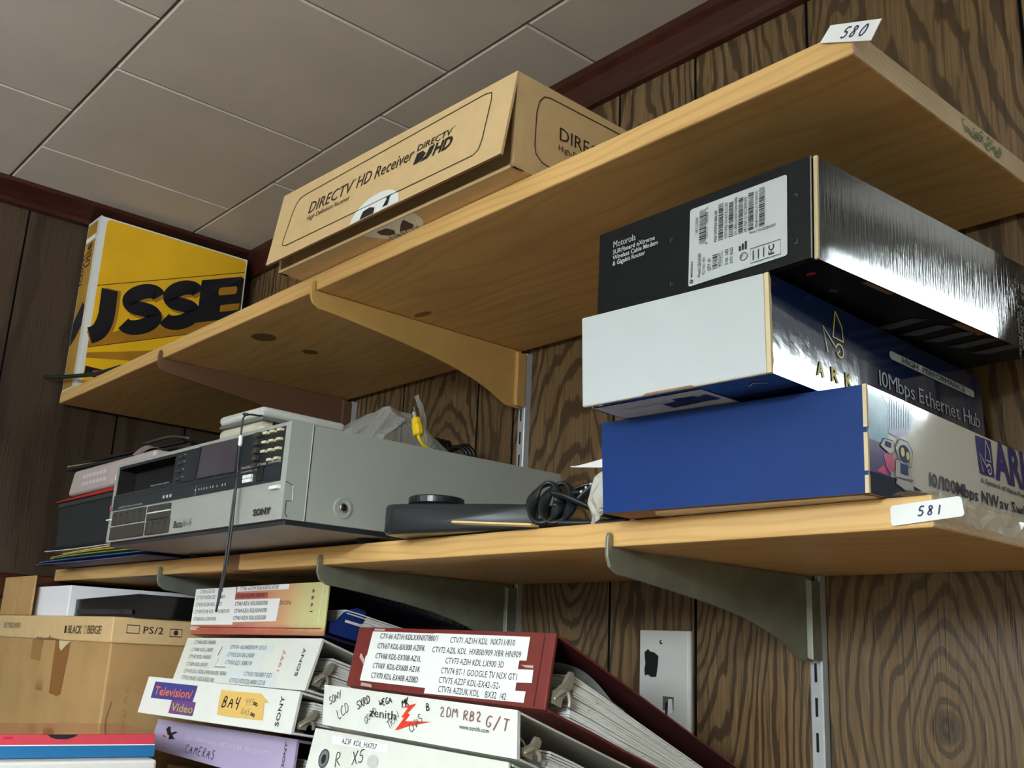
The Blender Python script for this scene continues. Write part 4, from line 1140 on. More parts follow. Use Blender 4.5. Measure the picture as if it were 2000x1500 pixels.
# ------------------------------------------------------------------ binders
def pages_mat(name, c):
    g = NT(name, .8)
    co = g.n('TexCoord').outputs['Object']
    n = g.noise(g.scale(co, (30, 30, 900)), 1.0, 2)
    k = g.smooth(g.noise(g.scale(co, (60, 60, 420)), 1.0, 2), .66, .74)
    col = g.mix(g.rng(n, .3, .7, 0, .22), lin(c), lin((c[0] * .72, c[1] * .72, c[2] * .72)))
    col = g.mix(g.math('MULTIPLY', k, .5), col, lin((70, 68, 66)))
    g.t.links.new(col, g.b.inputs['Base Color'])
    return g.m
M_pages = pages_mat('paper_stack', (240, 239, 234))
def binder(name, label, cat, c8, mcov, mspine, min_, prints, npages=16, plo=.1, phi=.8, sag=0.0, p0=.10, p1=.95, group='stacked ring binders', rails=True, ds=.012):
    base = trip(c8, .5, .5, 0)
    t = thing(name, label, cat, tuple(base), group)
    P = face(c8, 'F')
    H = (Vector(c8[3]) - Vector(c8[0])).length
    th = .0024 / H
    mb = MB(); mb.hexa(sub(c8, 0, 1, 0, ds, 0, 1), [mspine, mspine, mspine, mspine, mspine, min_])
    labs = []
    def lab(nm):
        m_ = MB(); labs.append((nm, m_)); return m_
    prints(mb, P, lab)
    sp = mb.build('spine', t, bevel=.0010)
    for nm, m_ in labs: m_.build(nm, sp)
    for v0, v1 in ((0, th), (1 - th, 1)):
        mb = MB(); q = sub(c8, 0, 1, ds + .004, 1, v0, v1)
        mb.hexa(q, [mcov, mcov, mcov if v0 else min_, mcov, mcov if not v0 else min_, mcov]); cv = mb.build('cover', t, bevel=.0007)
        mb = MB(); mb.hexa(sub(c8, .002, .998, ds - .003, ds + .006, v0 + th * .2, v1 - th * .2), mcov); mb.build('hinge', cv)
    if npages:
        mb = MB(); rnd = random.Random(len(label))
        for k in range(npages):
            v0 = plo + (phi - plo) * k / npages; v1 = plo + (phi - plo) * (k + .86) / npages
            jt = rnd.uniform(-.012, .012); js = rnd.uniform(-.006, .006)
            # each bundle droops towards its free edge
            n = 8; vs = []; 
            for i in range(n + 1):
                f = i / n; tt = p0 + jt * .3 + (p1 - p0 + jt) * f
                dz = -sag * f * f * (v0 - plo) + .012 * math.sin(f * 7 + k) * (1 if sag else .3)
                for (s_, v_) in ((.03, v0), (.972 + js, v0), (.972 + js, v1), (.03, v1)):
                    vs.append(trip(c8, s_, tt, max(th * 1.05, min(1 - th * 1.2, v_ + dz + .02 * math.exp(-((f - .08) / .05) ** 2)))))
            fs = [(0, 1, 2, 3), (n * 4 + 3, n * 4 + 2, n * 4 + 1, n * 4)]
            for i in range(n):
                a = i * 4
                fs += [(a + j, a + 4 + j, a + 4 + (j + 1) % 4, a + (j + 1) % 4) for j in range(4)]
            mb.add(vs, fs, M_pages)
        mb.build('pages', t)
    if rails:
        mb = MB(); q = sub(c8, .06, .985, ds + .014, ds + .055, th, th + .0022 / H); mb.hexa(q, M_chrome); rl = mb.build('ring_rail', t, bevel=.0005)
        for s_ in (.12, .5, .88):
            path = []
            for i in range(19):
                a = 2 * math.pi * i / 18
                path.append(trip(c8, s_, ds + .085 + .060 * math.cos(a), .40 + .30 * math.sin(a)))
            mb = MB(); mb.tube(path[:-1], .0016, M_chrome, 8, closed=True); mb.build('ring', rl)
        # lever at the visible end
        mb = MB()
        pr = [(ds + .020, .14), (ds + .060, .14), (ds + .062, .26), (ds + .092, .46), (ds + .100, .60), (ds + .090, .68), (ds + .076, .66), (ds + .058, .46), (ds + .034, .34), (ds + .020, .30)]
        q = [trip(c8, .978, a, b) for a, b in pr]
        mb.prism(q, (trip(c8, .99, .1, .3) - trip(c8, .978, .1, .3)), M_nickel); lv = mb.build('lever', rl, bevel=.0006)
        mb = MB(); mb.tube([trip(c8, .985, ds + .03, .20), trip(c8, .992, ds + .052, .34), trip(c8, .992, ds + .070, .38), trip(c8, .992, ds + .086, .30), trip(c8, .985, ds + .094, .20)], .0019, M_nickel, 8); mb.build('lever_wire', rl)
    return t, P
M_nickel = mat('worn_nickel', (190, 184, 166), .3, metal=.55)
M_bwhite = mat('white_vinyl', (226, 228, 222), .3, coat=.25, noise=.03, nscale=30)
M_bwhite2 = mat('aged_white_vinyl', (214, 216, 208), .34, coat=.2, noise=.05, nscale=24)
M_strip = mat('paper_strip', (236, 238, 238), .6)
M_lilac = mat('lilac_vinyl', (178, 166, 200), .3, coat=.3)
M_maroon = mat('maroon_vinyl', (114, 46, 42), .38, coat=.1, bump=.15, bscale=500)
M_maroond = mat('maroon_inside', (74, 30, 34), .4)
M_navyv = mat('navy_vinyl', (18, 24, 60), .3, coat=.3)
M_txt = mat('toner_text', (44, 46, 50), .6)
M_red = mat('signal_red', (222, 58, 34), .45)
M_mark = mat('marker_brown', (132, 92, 92), .6)

def strip(mb, P, a0, b0, a1, b1, n=.0004):
    rect(mb, P, a0, b0, a1, b1, M_strip, n)
# 1999 orange binder: gradient of print colours across the spine
g = NT('orange_yellow_print', .25, .5)
uvx = g.xyz(g.n('TexCoord').outputs['Object'])[0]
uz = g.xyz(g.n('TexCoord').outputs['Object'])[2]
f = g.rng(uvx, -.145, .15, 0, 1)
cr = g.n('ValToRGB'); g.put(cr.inputs[0], f)
els = cr.color_ramp.elements
els[0].position = 0; els[0].color = lin((186, 124, 108)); els[1].position = 1; els[1].color = lin((206, 204, 140))
for p_, c_ in ((.5, (200, 130, 104)), (.72, (214, 164, 118)), (.84, (208, 198, 142))):
    e = els.new(p_); e.color = lin(c_)
low = g.smooth(g.math('ADD', uz, g.math('MULTIPLY', g.noise(g.n('TexCoord').outputs['Object'], 30), .01)), .0445, .034)
g.t.links.new(g.mix(g.math('MULTIPLY', low, .75), cr.outputs[0], lin((176, 70, 52))), g.b.inputs['Base Color'])
M_orange = g.m
M_yel = mat('pale_yellow_edge', (214, 208, 150), .25, coat=.5)

H1 = [(-.2325, -.2994, -.0807), (.0573, -.2902, -.0768), (.0491, -.2836, -.0189), (-.2447, -.2929, -.0231)]
H1 = [(.9744 + (x - .9744) * 1.0685, -.8451 + (y + .8451) * 1.0685, -.0817 + (z + .0817) * 1.0685) for x, y, z in H1]
H1 = [(x, y, z + (.0035 if z < -.06 else 0)) for x, y, z in H1]
H1 = H1 + [(x - .004, y + .240, z - .050) for x, y, z in H1]
def pr1(mb, P, lab):
    M_blur = mat('faded_toner', (112, 114, 116), .6)
    L = lab('typed_label'); poly(L, P, [(.005, .985), (.345, .985), (.352, .20), (-.002, .20)], M_strip, .0004)
    for s, a, b, w_ in (('CTV56 EX3 3D    3-1W', .047, .885, .061), ('CTV57 EX2N Z5    XBR9', .020, .755, .076), ('CTV58 EX2R KDL   VE5', .023, .60, .069), ('CTV59 EX2B KDL  W5100/5150', .020, .445, .092), ('CTV60 KDL-55W5100', .018, .285, .060)):
        text(L, P, s, a, b, .0046, M_blur, w=w_, n=.0008)
    L = lab('typed_label'); strip(L, P, .356, .885, .742, .99); text(L, P, 'CTV61 AZ1W KDLXXEX3,4,500', .376, .905, .0046, M_txt, w=.090, n=.0008)
    L = lab('typed_label'); rect(L, P, .345, .735, .594, .85, mat('faded_red_strip', (168, 84, 78), .6), .0004); text(L, P, 'CTV62 AZ2W XBR10', .36, .755, .0046, M_txt, w=.066, n=.0008)
    L = lab('typed_label'); poly(L, P, [(.347, .715), (.689, .712), (.684, .49), (.678, .265), (.345, .255)], M_strip, .0005)
    for s, b, w_ in (('CTV63 AZ1L KDLXXEX700', .59, .077), ('CTV64 AZ1L KDLXXHX701', .445, .077), ('CTV65 AZ1K KDLXXEX500', .30, .077)): text(L, P, s, .355, b, .0048, M_txt, w=w_, n=.0009)
    text(mb, P, 'VISION', .655, .585, .0048, mat('brown_type', (120, 84, 70), .5), w=.034, n=.0003)
    text(mb, P, '1 9 9 9', .918, .43, .0050, M_brownink, w=.026, rot=90, n=.0006)
    stroke(mb, P, [(.0, .155), (.985, .125)], .0010, mat('crease_dark', (120, 52, 44), .5), .0005)
    poly(mb, P, [(.003, .17), (.003, .085), (.07, .09), (.05, .12), (.09, .15), (.05, .17)], mat('clear_tape_shine', (206, 178, 168), .2, coat=.5), .0007)
    stroke(mb, P, [(.963, .25), (.975, .95)], .0012, M_white, .0006)
t, P = binder('ring_binder', 'orange and yellow 1999 binder with typed strips, topmost of the left binder stack', 'binder', H1, M_navyv, M_orange, M_navyv, pr1, npages=12, plo=.30, phi=.62, p0=.13, p1=.8, rails=False)
mb = MB()
pr = [(.05, .10), (.05, .30), (.10, .40), (.14, .62), (.19, .72), (.24, .70), (.245, .55), (.215, .42), (.225, .26), (.21, .10)]
mb.prism([trip(H1, .955, a, b) for a, b in pr], trip(H1, .975, .1, .3) - trip(H1, .955, .1, .3), mat('blue_plastic', (24, 50, 120), .18, coat=.6)); mb.build('blue_lifter', t, bevel=.001)

H2 = [(-.2973, -.2851, -.1322), (-.0078, -.2669, -.1299), (-.0102, -.2494, -.0759), (-.3035, -.2692, -.082), (-.3127, -.0316, -.1930), (-.0231, -.0133, -.1900), (-.0255, .0041, -.1600), (-.3188, -.0156, -.1650)]
def pr2(mb, P, lab):
    M_blur = mat('faded_toner', (112, 114, 116), .6)
    M_lab = mat('label_tape', (216, 224, 226), .5)
    for s, b, w_ in (('CTV46 KDL-N4000', .85, .052), ('CTV48 KDL-L4000', .675, .051), ('CTV47 KDL-M4000', .505, .052), ('CTV49 KDL-S4100', .33, .051), ('CTV-45 EX-1 KDL-V/W/XA100, XBR6', .165, .101), ('CTV51 MA2F  KDLXXSL140', .01, .078)):
        text(mb, P, s, .074, b, .0046, M_blur, w=w_, n=.0008)
    for (x0, y0, x1, y1), rows in (((.345, .70, .70, .86), (('CTV54  KLV40ZX1M  EX1S', .382, .75, .078),)), ((.36, .54, .66, .69), (('CTV55 EX-2K L5000', .383, .58, .058),)), ((.35, .36, .63, .52), (('CTV50 EZ1 XBR7/8', .384, .41, .059),)), ((.44, .01, .79, .30), (('CTV53 70XBR7 EZ1', .556, .19, .058), ('CTV52 KDL22L4000 CZ1B', .467, .035, .076)))):
        L = lab('typed_label'); rect(L, P, x0, y0, x1, y1, M_lab, .0003)
        for s, a, b, w_ in rows: text(L, P, s, a, b, .0046, M_blur, w=w_, n=.0008)
    stroke(mb, P, [(.318, .80), (.312, .70), (.306, .60)], .0010, M_txt, .0008); stroke(mb, P, [(.325, .52), (.312, .34), (.40, .345)], .0007, M_txt, .0008)
    text(mb, P, '1997', .795, .325, .0055, mat('faded_red_type', (206, 118, 108), .5), w=.023, rot=90, n=.0006)
    text(mb, P, 'SONY', .922, .25, .0052, M_txt, w=.030, rot=90, n=.0006, bold=.01)
binder('ring_binder', 'white 1997 binder with rows of typed labels, second from the top of the left stack', 'binder', H2, M_bwhite2, M_bwhite, M_bwhite2, pr2, npages=13, plo=.14, phi=.78, sag=.2)

H3 = [(-.293, -.3261, -.1715), (-.0032, -.281, -.1728), (-.0053, -.2731, -.1306), (-.2926, -.3179, -.1296), (-.293, -.0641, -.2103), (-.0032, -.019, -.2110), (-.0053, -.0111, -.1910), (-.2926, -.0559, -.1900)]
def pr3(mb, P, lab):
    poly(mb, P, [(.062, .88), (.368, .88), (.364, .44), (.064, .43)], mat('block_blue', (62, 62, 136), .4), .0004)
    poly(mb, P, [(.221, .445), (.387, .455), (.390, .095), (.223, .09)], mat('block_purple', (112, 62, 124), .4), .0006)
    text(mb, P, 'Television/', .080, .53, .0096, mat('type_orange', (226, 112, 66), .5), w=.080, n=.0008, bold=.01)
    text(mb, P, 'Video', .234, .16, .0088, mat('type_olive', (172, 176, 92), .5), w=.044, n=.0009, bold=.008)
    L = lab('sticky_note'); poly(L, P, [(.530, .845), (.62, .84), (.783, .855), (.812, .74), (.840, .66), (.812, .64), (.828, .22), (.62, .20), (.546, .216), (.535, .5)], mat('note_yellow', (222, 184, 104), .6, noise=.05, nscale=50), .0005)
    hand(L, P, 'BA4', .560, .42, .0122, .0016, M_ink, adv=.92, n=.0008)
    hand(L, P, '445', .70, .55, .0066, .0004, M_txt, n=.0008); hand(L, P, 'RA5', .69, .31, .0062, .0004, M_txt, n=.0008)
    hand(L, P, '868', .775, .26, .0075, .0014, M_txt, rot=88, adv=.80, n=.0008)
    text(mb, P, 'SONY', .922, .13, .0060, M_txt, w=.031, rot=90, n=.0006, bold=.01)
binder('ring_binder', 'white Television/Video binder with a torn yellow note, third in the left stack', 'binder', H3, M_bwhite, M_bwhite, M_bwhite2, pr3, npages=9, plo=.30, phi=.86)

H4 = [(-.3425, -.2844, -.2181), (-.0471, -.2508, -.2302), (-.0517, -.2442, -.1827), (-.3403, -.2788, -.1829)]
H4 = H4 + [(x, min(y + .264, .006), z - .039) for x, y, z in H4]
def pr4(mb, P, lab):
    hand(mb, P, 'CAMERAS', .275, .15, .0090, .0007, M_ink, adv=1.10, n=.0008)
    text(mb, P, '2001 PERSONAL NETWORK PRODUCTS', .252, .535, .0036, mat('pale_type', (208, 202, 220), .4), w=.180, n=.0006, bold=.012)
    def m_(pts): return [(a, .407 + (b - .16) * .62) for a, b in pts]
    poly(mb, P, m_([(.09, .66), (.105, .82), (.12, .80), (.128, .60), (.14, .52), (.165, .62), (.185, .60), (.150, .42), (.180, .22), (.160, .24), (.130, .16), (.128, .36), (.112, .40)]), M_ink, .0006)
    poly(mb, P, m_([(.073, .34), (.09, .22), (.105, .26), (.10, .34), (.085, .30), (.082, .38)]), M_red, .0006)
    text(mb, P, 'SONY', .946, .36, .0042, M_txt, w=.0195, rot=90, n=.0006, bold=.01)
binder('ring_binder', 'lilac binder with CAMERAS written on its spine, lowest of the left stack', 'binder', H4, M_lilac, M_lilac, M_dark, pr4, npages=4, plo=.3, phi=.6, rails=False)

HR = [(.0746, -.2691, -.12), (.3557, -.2624, -.1244), (.3411, -.2386, -.0636), (.0554, -.2468, -.0626), (.0872, -.0212, -.2165), (.3883, -.0145, -.2225), (.3723, .004, -.1906), (.0754, -.004, -.1896)]
def prr(mb, P, lab):
    L = lab('typed_label'); poly(L, P, [(.093, .925), (.428, .924), (.46, .92), (.46, .10), (.078, .10), (.082, .5), (.088, .52)], M_strip, .0004)
    for s, a, b, w_ in (('CTV-66 AZ1H KDLXXNX7/800/1', .145, .805, .090), ('CTV67 KDL-BX300 AZIFK', .142, .640, .075), ('CTV68 KDL-EX308 AZ1L', .142, .475, .072), ('CTV69  KDL-EX600 AZ1K', .138, .315, .075), ('CTV70 KDL-EX40B AZIBD', .141, .158, .074)):
        text(L, P, s, a, b, .0056, M_txt, w=w_, n=.0009)
    L = lab('typed_label'); poly(L, P, [(.44, .93), (.897, .926), (.897, .601), (.867, .598), (.866, .48), (.932, .486), (.934, .316), (.869, .303), (.870, .197), (.914, .201), (.913, .055), (.447, .02), (.452, .30), (.43, .52)], M_strip, .0006)
    for s, a, b, w_ in (('CTV71 AZ1H KDL  NX711/810', .530, .790, .086), ('CTV72 AZIL KDL  HX800/909 XBR HN909', .448, .632, .119), ('CTV73 AZIH KDL LX900 3D', .526, .480, .078), ('CTV74 BT-1 GOOGLE TV NSX GT1', .513, .330, .100), ('CTV75 AZ2F KDL-EX42-/52-', .511, .192, .082), ('CTV76 AZ2UK KDL    BX32  /42', .516, .062, .090)):
        text(L, P, s, a, b, .0056, M_txt, w=w_, n=.0009)
    M_tape = mat('tape_glint', (196, 170, 160), .2, coat=.5)
    poly(mb, P, [(.05, .55), (.085, .42), (.08, .36), (.045, .48)], M_tape, .0005); poly(mb, P, [(.10, .97), (.165, .97), (.16, .94), (.10, .94)], M_tape, .0005)
    poly(mb, P, [(.09, .02), (.16, .01), (.15, .06), (.09, .07)], M_tape, .0005); poly(mb, P, [(.875, .54), (.93, .545), (.93, .505), (.90, .51)], M_tape, .0007)
    stroke(mb, P, [(.955, .03), (.957, .97)], .0007, M_maroond, .0005)
binder('ring_binder', 'maroon binder with typed white strips and a thick wavy page stack, beside the wall plate', 'binder', HR, M_maroon, M_maroon, M_maroond, prr, npages=22, plo=.07, phi=.66, sag=.35, p0=.12, p1=.96)
# grey divider curling above the pages
tR = bpy.data.objects[[o.name for o in bpy.data.objects if o.get('label', '').startswith('maroon binder')][0]]
mb = MB(); vs = []; n = 10
for i in range(n + 1):
    f = i / n
    v = .70 + .13 * math.sin(math.pi * min(1, f * 1.25)) - .05 * f
    for s_ in (.05, .975): vs.append(trip(HR, s_, .05 + .30 * f, v))
mb.add(vs, [(2 * i, 2 * i + 1, 2 * i + 3, 2 * i + 2) for i in range(n)], mat('divider_grey', (150, 152, 148), .5), True); mb.build('divider', tR)

HZ = [(.1025, -.3098, -.1547), (.3861, -.3172, -.1566), (.3712, -.305, -.1233), (.0795, -.2968, -.1197), (.1085, -.0585, -.2446), (.392, -.0659, -.2465), (.3772, -.0536, -.2132), (.0854, -.0454, -.2096)]
def prz(mb, P, lab):
    text(mb, P, 'zenith', .289, .385, .0088, M_txt, w=.0415, n=.0006)
    Z = [(.461, .743), (.541, .838), (.500, .600), (.512, .574), (.492, .43), (.56, .47), (.623, .478), (.55, .40), (.435, .15), (.478, .44), (.466, .475), (.500, .69), (.470, .68)]
    poly(mb, P, [(.464, .70), (.541, .838), (.497, .58), (.512, .575), (.486, .40), (.623, .478), (.520, .33), (.435, .15), (.482, .475), (.466, .47), (.500, .715)], M_red, .0007)
    text(mb, P, 'www.zenith.com', .753, .425, .0045, M_txt, w=.0375, n=.0006)
    I = M_ink
    hand(mb, P, 'SONY', .045, .50, .0085, .0008, I, rot=26, adv=.72); hand(mb, P, 'LCD', .106, .17, .0105, .0008, I, rot=34, adv=.70); hand(mb, P, 'SXRD', .219, .49, .0085, .0011, I, rot=26, adv=.72)
    hand(mb, P, 'GRAND', .272, .17, .0075, .0006, I, rot=40, adv=.6); hand(mb, P, 'WEGA', .345, .64, .0070, .0010, I, rot=18, adv=.74)
    hand(mb, P, 'TRIN', .405, .14, .0085, .0006, I, rot=42, adv=.62); hand(mb, P, 'MK', .470, .70, .0080, .0013, I, rot=20, adv=.7)
    hand(mb, P, 'CHAS', .520, .15, .0085, .0007, I, rot=40, adv=.66); hand(mb, P, 'B', .595, .70, .0075, .0011, I, rot=20)
    hand(mb, P, '2DM', .66, .62, .0098, .0011, M_mark, rot=4, adv=.85); hand(mb, P, 'RB2', .770, .62, .0095, .0013, M_mark, rot=2, adv=.88); hand(mb, P, 'G/T', .868, .56, .0112, .0013, M_mark, rot=-4, adv=.95)
binder('ring_binder', 'white zenith binder with a red lightning Z and handwriting, under the maroon binder', 'binder', HZ, M_bwhite2, M_bwhite, M_bwhite2, prz, npages=8, plo=.10, phi=.52, sag=.1, p0=.16, p1=.9)

HX = [(.1441, -.3512, -.2), (.4118, -.3492, -.1917), (.3991, -.3366, -.1564), (.1327, -.335, -.1547), (.145, -.0998, -.2899), (.4127, -.0978, -.2816), (.4, -.0852, -.2463), (.1336, -.0836, -.2447)]
def prx(mb, P, lab):
    L = lab('typed_label'); poly(L, P, [(.122, .912), (.442, .912), (.444, .77), (.127, .775)], M_strip, .0004)
    text(L, P, 'AZ3F  KDL_HX757', .184, .80, .0048, M_txt, w=.0535, n=.0008)
    M_ringc = mat('eyelet_grey', (150, 156, 158), .3, metal=.6)
    poly(mb, P, ring(.101, .485, .026, .150)[:-1], M_ringc, .0004); stroke(mb, P, ring(.101, .485, .028, .160)[:-1], .0011, M_txt, .0006, closed=True)
    poly(mb, P, ring(.101, .475, .013, .085)[:-1], M_dark, .0007)
    hand(mb, P, 'R', .176, .36, .0130, .0008, M_ink, rot=20); hand(mb, P, 'X5', .268, .46, .0115, .0008, M_ink, rot=14, adv=.75)
    poly(mb, P, ring(.376, .58, .03, .12)[:-1], mat('grey_smudge', (188, 190, 186), .4), .0004)
binder('ring_binder', 'white binder with a finger hole and AZ3F strip, lowest of the right stack', 'binder', HX, M_bwhite2, M_bwhite2, M_bwhite2, prx, npages=8, plo=.1, phi=.6)

# ------------------------------------------------------------------ yellow binder on the upper shelf in the corner
M_ybind = mat('yellow_cover_print', (234, 182, 30), .2, coat=.5, noise=.12, nscale=9)
M_yspine = mat('yellow_spine_print', (190, 144, 52), .25, coat=.4, noise=.2, nscale=16)
M_wedge = mat('white_vinyl_edge', (226, 226, 222), .3, coat=.3)
t = thing('ring_binder', 'yellow and black binder standing on the upper shelf against the left wall', 'binder', (-.82, -.16, .3198))
xc, xs = -.790, -.852
zb, zt = .3225, .6370
yb0, yb1 = -.3075, -.022
mb = MB(); mb.box((xc - .003, yb0 + .003, zb), (xc, yb1, zt - .0), M_wedge)
PC = Patch([(xc, yb0 + .003, zb), (xc, yb1, zb), (xc, yb1, zt), (xc, yb0 + .003, zt)])
C_ = rrect(.030, .010, .990, .990, .03, .03)
poly(mb, PC, C_, M_ybind, .0003)
M_letter = mat('cover_black_letters', (20, 24, 32), .2, coat=.5)
M_shadow = mat('cover_print_ochre', (166, 116, 30), .2, coat=.5, noise=.2, nscale=14)
# printed photograph of heavy letters on a yellow ground
SL = .34
def sh(p): return [(a, b + SL * a) for a, b in p]
stroke(mb, PC, sh([(.03, .579), (.985, .579)]), .0013, M_letter, .0005); stroke(mb, PC, sh([(.03, .219), (.985, .219)]), .0012, M_letter, .0005)
poly(mb, PC, sh([(.03, .219), (.985, .219), (.985, .33), (.70, .36), (.45, .31), (.22, .30), (.03, .26)]), M_shadow, .0004)
poly(mb, PC, [(.03, .20), (.25, .25), (.45, .30), (.60, .40), (.60, .36), (.40, .22), (.03, .17)], M_shadow, .0004)
SS = [(.96, .80), (.86, .93), (.58, 1.0), (.26, .94), (.09, .77), (.20, .60), (.52, .50), (.82, .40), (.95, .23), (.78, .06), (.45, .0), (.16, .05), (.03, .17)]
def fat(pts, wd, m, n): stroke(mb, PC, sh(smooth2(smooth2(pts))), wd, m, n)
for da, db, m_, n_ in ((.020, -.020, M_shadow, .0006), (0, 0, M_letter, .0009)):
    fat([(.109 + da, .546), (.112 + da, .45), (.112 + da, .37), (.088 + da, .305 + db), (.048 + da, .288 + db), (.030, .287 + db)], .0285, m_, n_)
    for k, a0 in enumerate((.215, .468)):
        fat([(a0 + x * .215 + da, .297 + y * .222 + db) for x, y in SS], .0268, m_, n_ + .0001 * (k + 1))
B_ = [(.690, .285), (.985, .285), (.985, .535), (.965, .552), (.690, .552)]
poly(mb, PC, sh(B_), M_letter, .0013)
poly(mb, PC, sh(rrect(.815, .442, .945, .492, .016, .02)), M_shadow, .0016); poly(mb, PC, sh(rrect(.84, .335, .975, .378, .006, .01)), M_shadow, .0016)
poly(mb, PC, [(.035, .125), (.30, .118), (.30, .085), (.20, .065), (.035, .072)], M_letter, .0006)
poly(mb, PC, [(.08, .105), (.11, .115), (.15, .108), (.155, .085), (.12, .075), (.09, .082)], mat('cover_red', (206, 44, 50), .3), .0009)
mb.build('cover', t, bevel=.0012)
mb = MB(); mb.box((xs, yb0, zb - .001), (xc, yb0 + .003, zt + .0005), M_wedge)
PS = Patch([(xs, yb0, zb - .001), (xc, yb0, zb - .001), (xc, yb0, zt), (xs, yb0, zt)])
poly(mb, PS, [(.04, .01), (.80, .01), (.80, .985), (.04, .985)], M_yspine, .0003)
poly(mb, PS, [(.04, .26), (.45, .30), (.80, .36), (.80, .47), (.6, .50), (.04, .40)], M_letter, .0005)
rect(mb, PS, .04, .875, .80, .905, M_strip, .0006)
text(mb, PS, 'USSB', .62, .72, .020, M_letter, w=.045, rot=90, n=.0006, bold=.02)
text(mb, PS, 'FORMATS', .25, .62, .014, M_letter, w=.06, rot=90, n=.0006)
mb.build('spine', t, bevel=.0012)
mb = MB(); mb.box((xs, yb0 + .003, zb), (xs + .003, yb1, zt), M_wedge); mb.build('cover', t, bevel=.0008)
mb = MB()
for k in range(10): mb.box((xs + .006 + .0042 * k, yb0 + .030, zb + .006), (xs + .0098 + .0042 * k, yb1 - .012 - .002 * (k % 3), zt - .010), M_pages)
mb.build('pages', t)

t = thing('plastic_strip', 'dark green plastic strip poking out past the foot of the yellow binder', 'plastic strip', (-.70, -.31, .32))
mb = MB(); mb.tube([(-.858, -.3375, .3435), (-.80, -.3285, .3362), (-.74, -.3195, .3295), (-.672, -.3100, .3240), (-.60, -.300, .3240)], .0042, mat('dark_green_plastic', (22, 42, 30), .35), 8, flat=.8); mb.build('strip', t)

# ------------------------------------------------------------------ pile at the left end of the lower shelf
M_case = mat('black_case_vinyl', (28, 32, 36), .42, bump=.12, bscale=300)
t = thing('tape_case', 'black clamshell case left of the video recorder on the lower shelf', 'case', (-.56, -.2, .044))
mb = MB(); mb.hexa([(-.742, -.312, .0445), (-.375, -.314, .0445), (-.375, -.314, .1165), (-.752, -.312, .1165), (-.742, -.10, .0445), (-.375, -.10, .0445), (-.375, -.10, .1165), (-.752, -.10, .1165)], M_case); mb.build('body', t, bevel=.004, seg=3)
mb = MB(); mb.hexa([(-.750, -.3145, .1100), (-.376, -.3165, .1100), (-.376, -.3165, .1185), (-.754, -.3145, .1185), (-.750, -.099, .1100), (-.376, -.099, .1100), (-.376, -.099, .1185), (-.754, -.099, .1185)], mat('case_rim', (46, 56, 54), .35)); mb.build('rim', t, bevel=.002)
t = thing('folder', 'thin red folder between the black case and the pale pink binder', 'folder', (-.55, -.2, .119))
mb = MB(); mb.hexa([(-.760, -.318, .1188), (-.378, -.316, .1188), (-.378, -.316, .1262), (-.745, -.318, .1205), (-.745, -.11, .1188), (-.378, -.11, .1188), (-.378, -.11, .1262), (-.73, -.11, .1205)], mat('red_folder', (176, 40, 44), .5)); mb.build('folder', t)
M_pinkv = mat('pale_pink_vinyl', (190, 176, 176), .4, noise=.05, nscale=12)
t = thing('ring_binder', 'pale pink binder lying on the red folder, left of the video recorder', 'binder', (-.54, -.2, .127))
mb = MB()
pr = [(-.312, .1268), (-.316, .132), (-.3165, .150), (-.315, .1630), (-.310, .1675)]
HP = [(-.717, -.314, .1268), (-.378, -.316, .1268), (-.378, -.316, .1650), (-.700, -.314, .1665), (-.715, -.09, .1268), (-.378, -.09, .1268), (-.378, -.09, .1650), (-.70, -.09, .1665)]
mb.hexa(HP, M_pinkv)
P = face(HP, 'F')
M_pk = mat('pale_print', (222, 210, 214), .4)
for k, b in enumerate((.58, .28)):
    for j in range(7): rect(mb, P, .16 + .045 * j + .02 * k, b, .195 + .045 * j + .02 * k, b + .14, M_pk, .0004)
mb.build('spine', t, bevel=.006, seg=3)
mb = MB()
vs = []
for i in range(9):
    f = i / 8; vs += [(-.47 + .085 * f, -.311, .1672 + .008 * math.sin(math.pi * f)), (-.47 + .085 * f, -.302, .1672 + .006 * math.sin(math.pi * f))]
mb.add(vs, [(2 * i, 2 * i + 1, 2 * i + 3, 2 * i + 2) for i in range(8)], M_pk, True); mb.build('loose_sheet', t)
t = thing('clipboard', 'thin black clipboard on top of the pale pink binder', 'clipboard', (-.56, -.2, .168))
mb = MB(); MK = mat('black_board', (20, 20, 22), .3)
def wedge(z0, z1, e0, e1, x0=-.768, x1=-.335, y0=-.306): return [(x0, y0, z0), (x1, y0 + .02, e0), (x1, y0 + .02, e1), (x0, y0, z1), (x0 + .02, -.08, z0), (x1, -.08, e0), (x1, -.08, e1), (x0 + .02, -.08, z1)]
mb.hexa(wedge(.1745, .1800, .1690, .1735), MK); mb.build('board', t, bevel=.001)
mb = MB(); mb.hexa(wedge(.1803, .1822, .1737, .1752, -.764, -.50), mat('tan_board_edge', (168, 142, 92), .6)); mb.build('paper_edge', t)
mb = MB(); mb.hexa(wedge(.1824, .1865, .1754, .1795, -.768, -.36), MK); mb.build('cover', t, bevel=.001)
mb = MB(); mb.tube([(-.47, -.296, .1855), (-.43, -.290, .1885), (-.385, -.288, .1870), (-.34, -.285, .1795)], .0030, mat('grey_clip', (86, 92, 92), .3, metal=.5), 8, flat=.6); mb.build('clip', t)
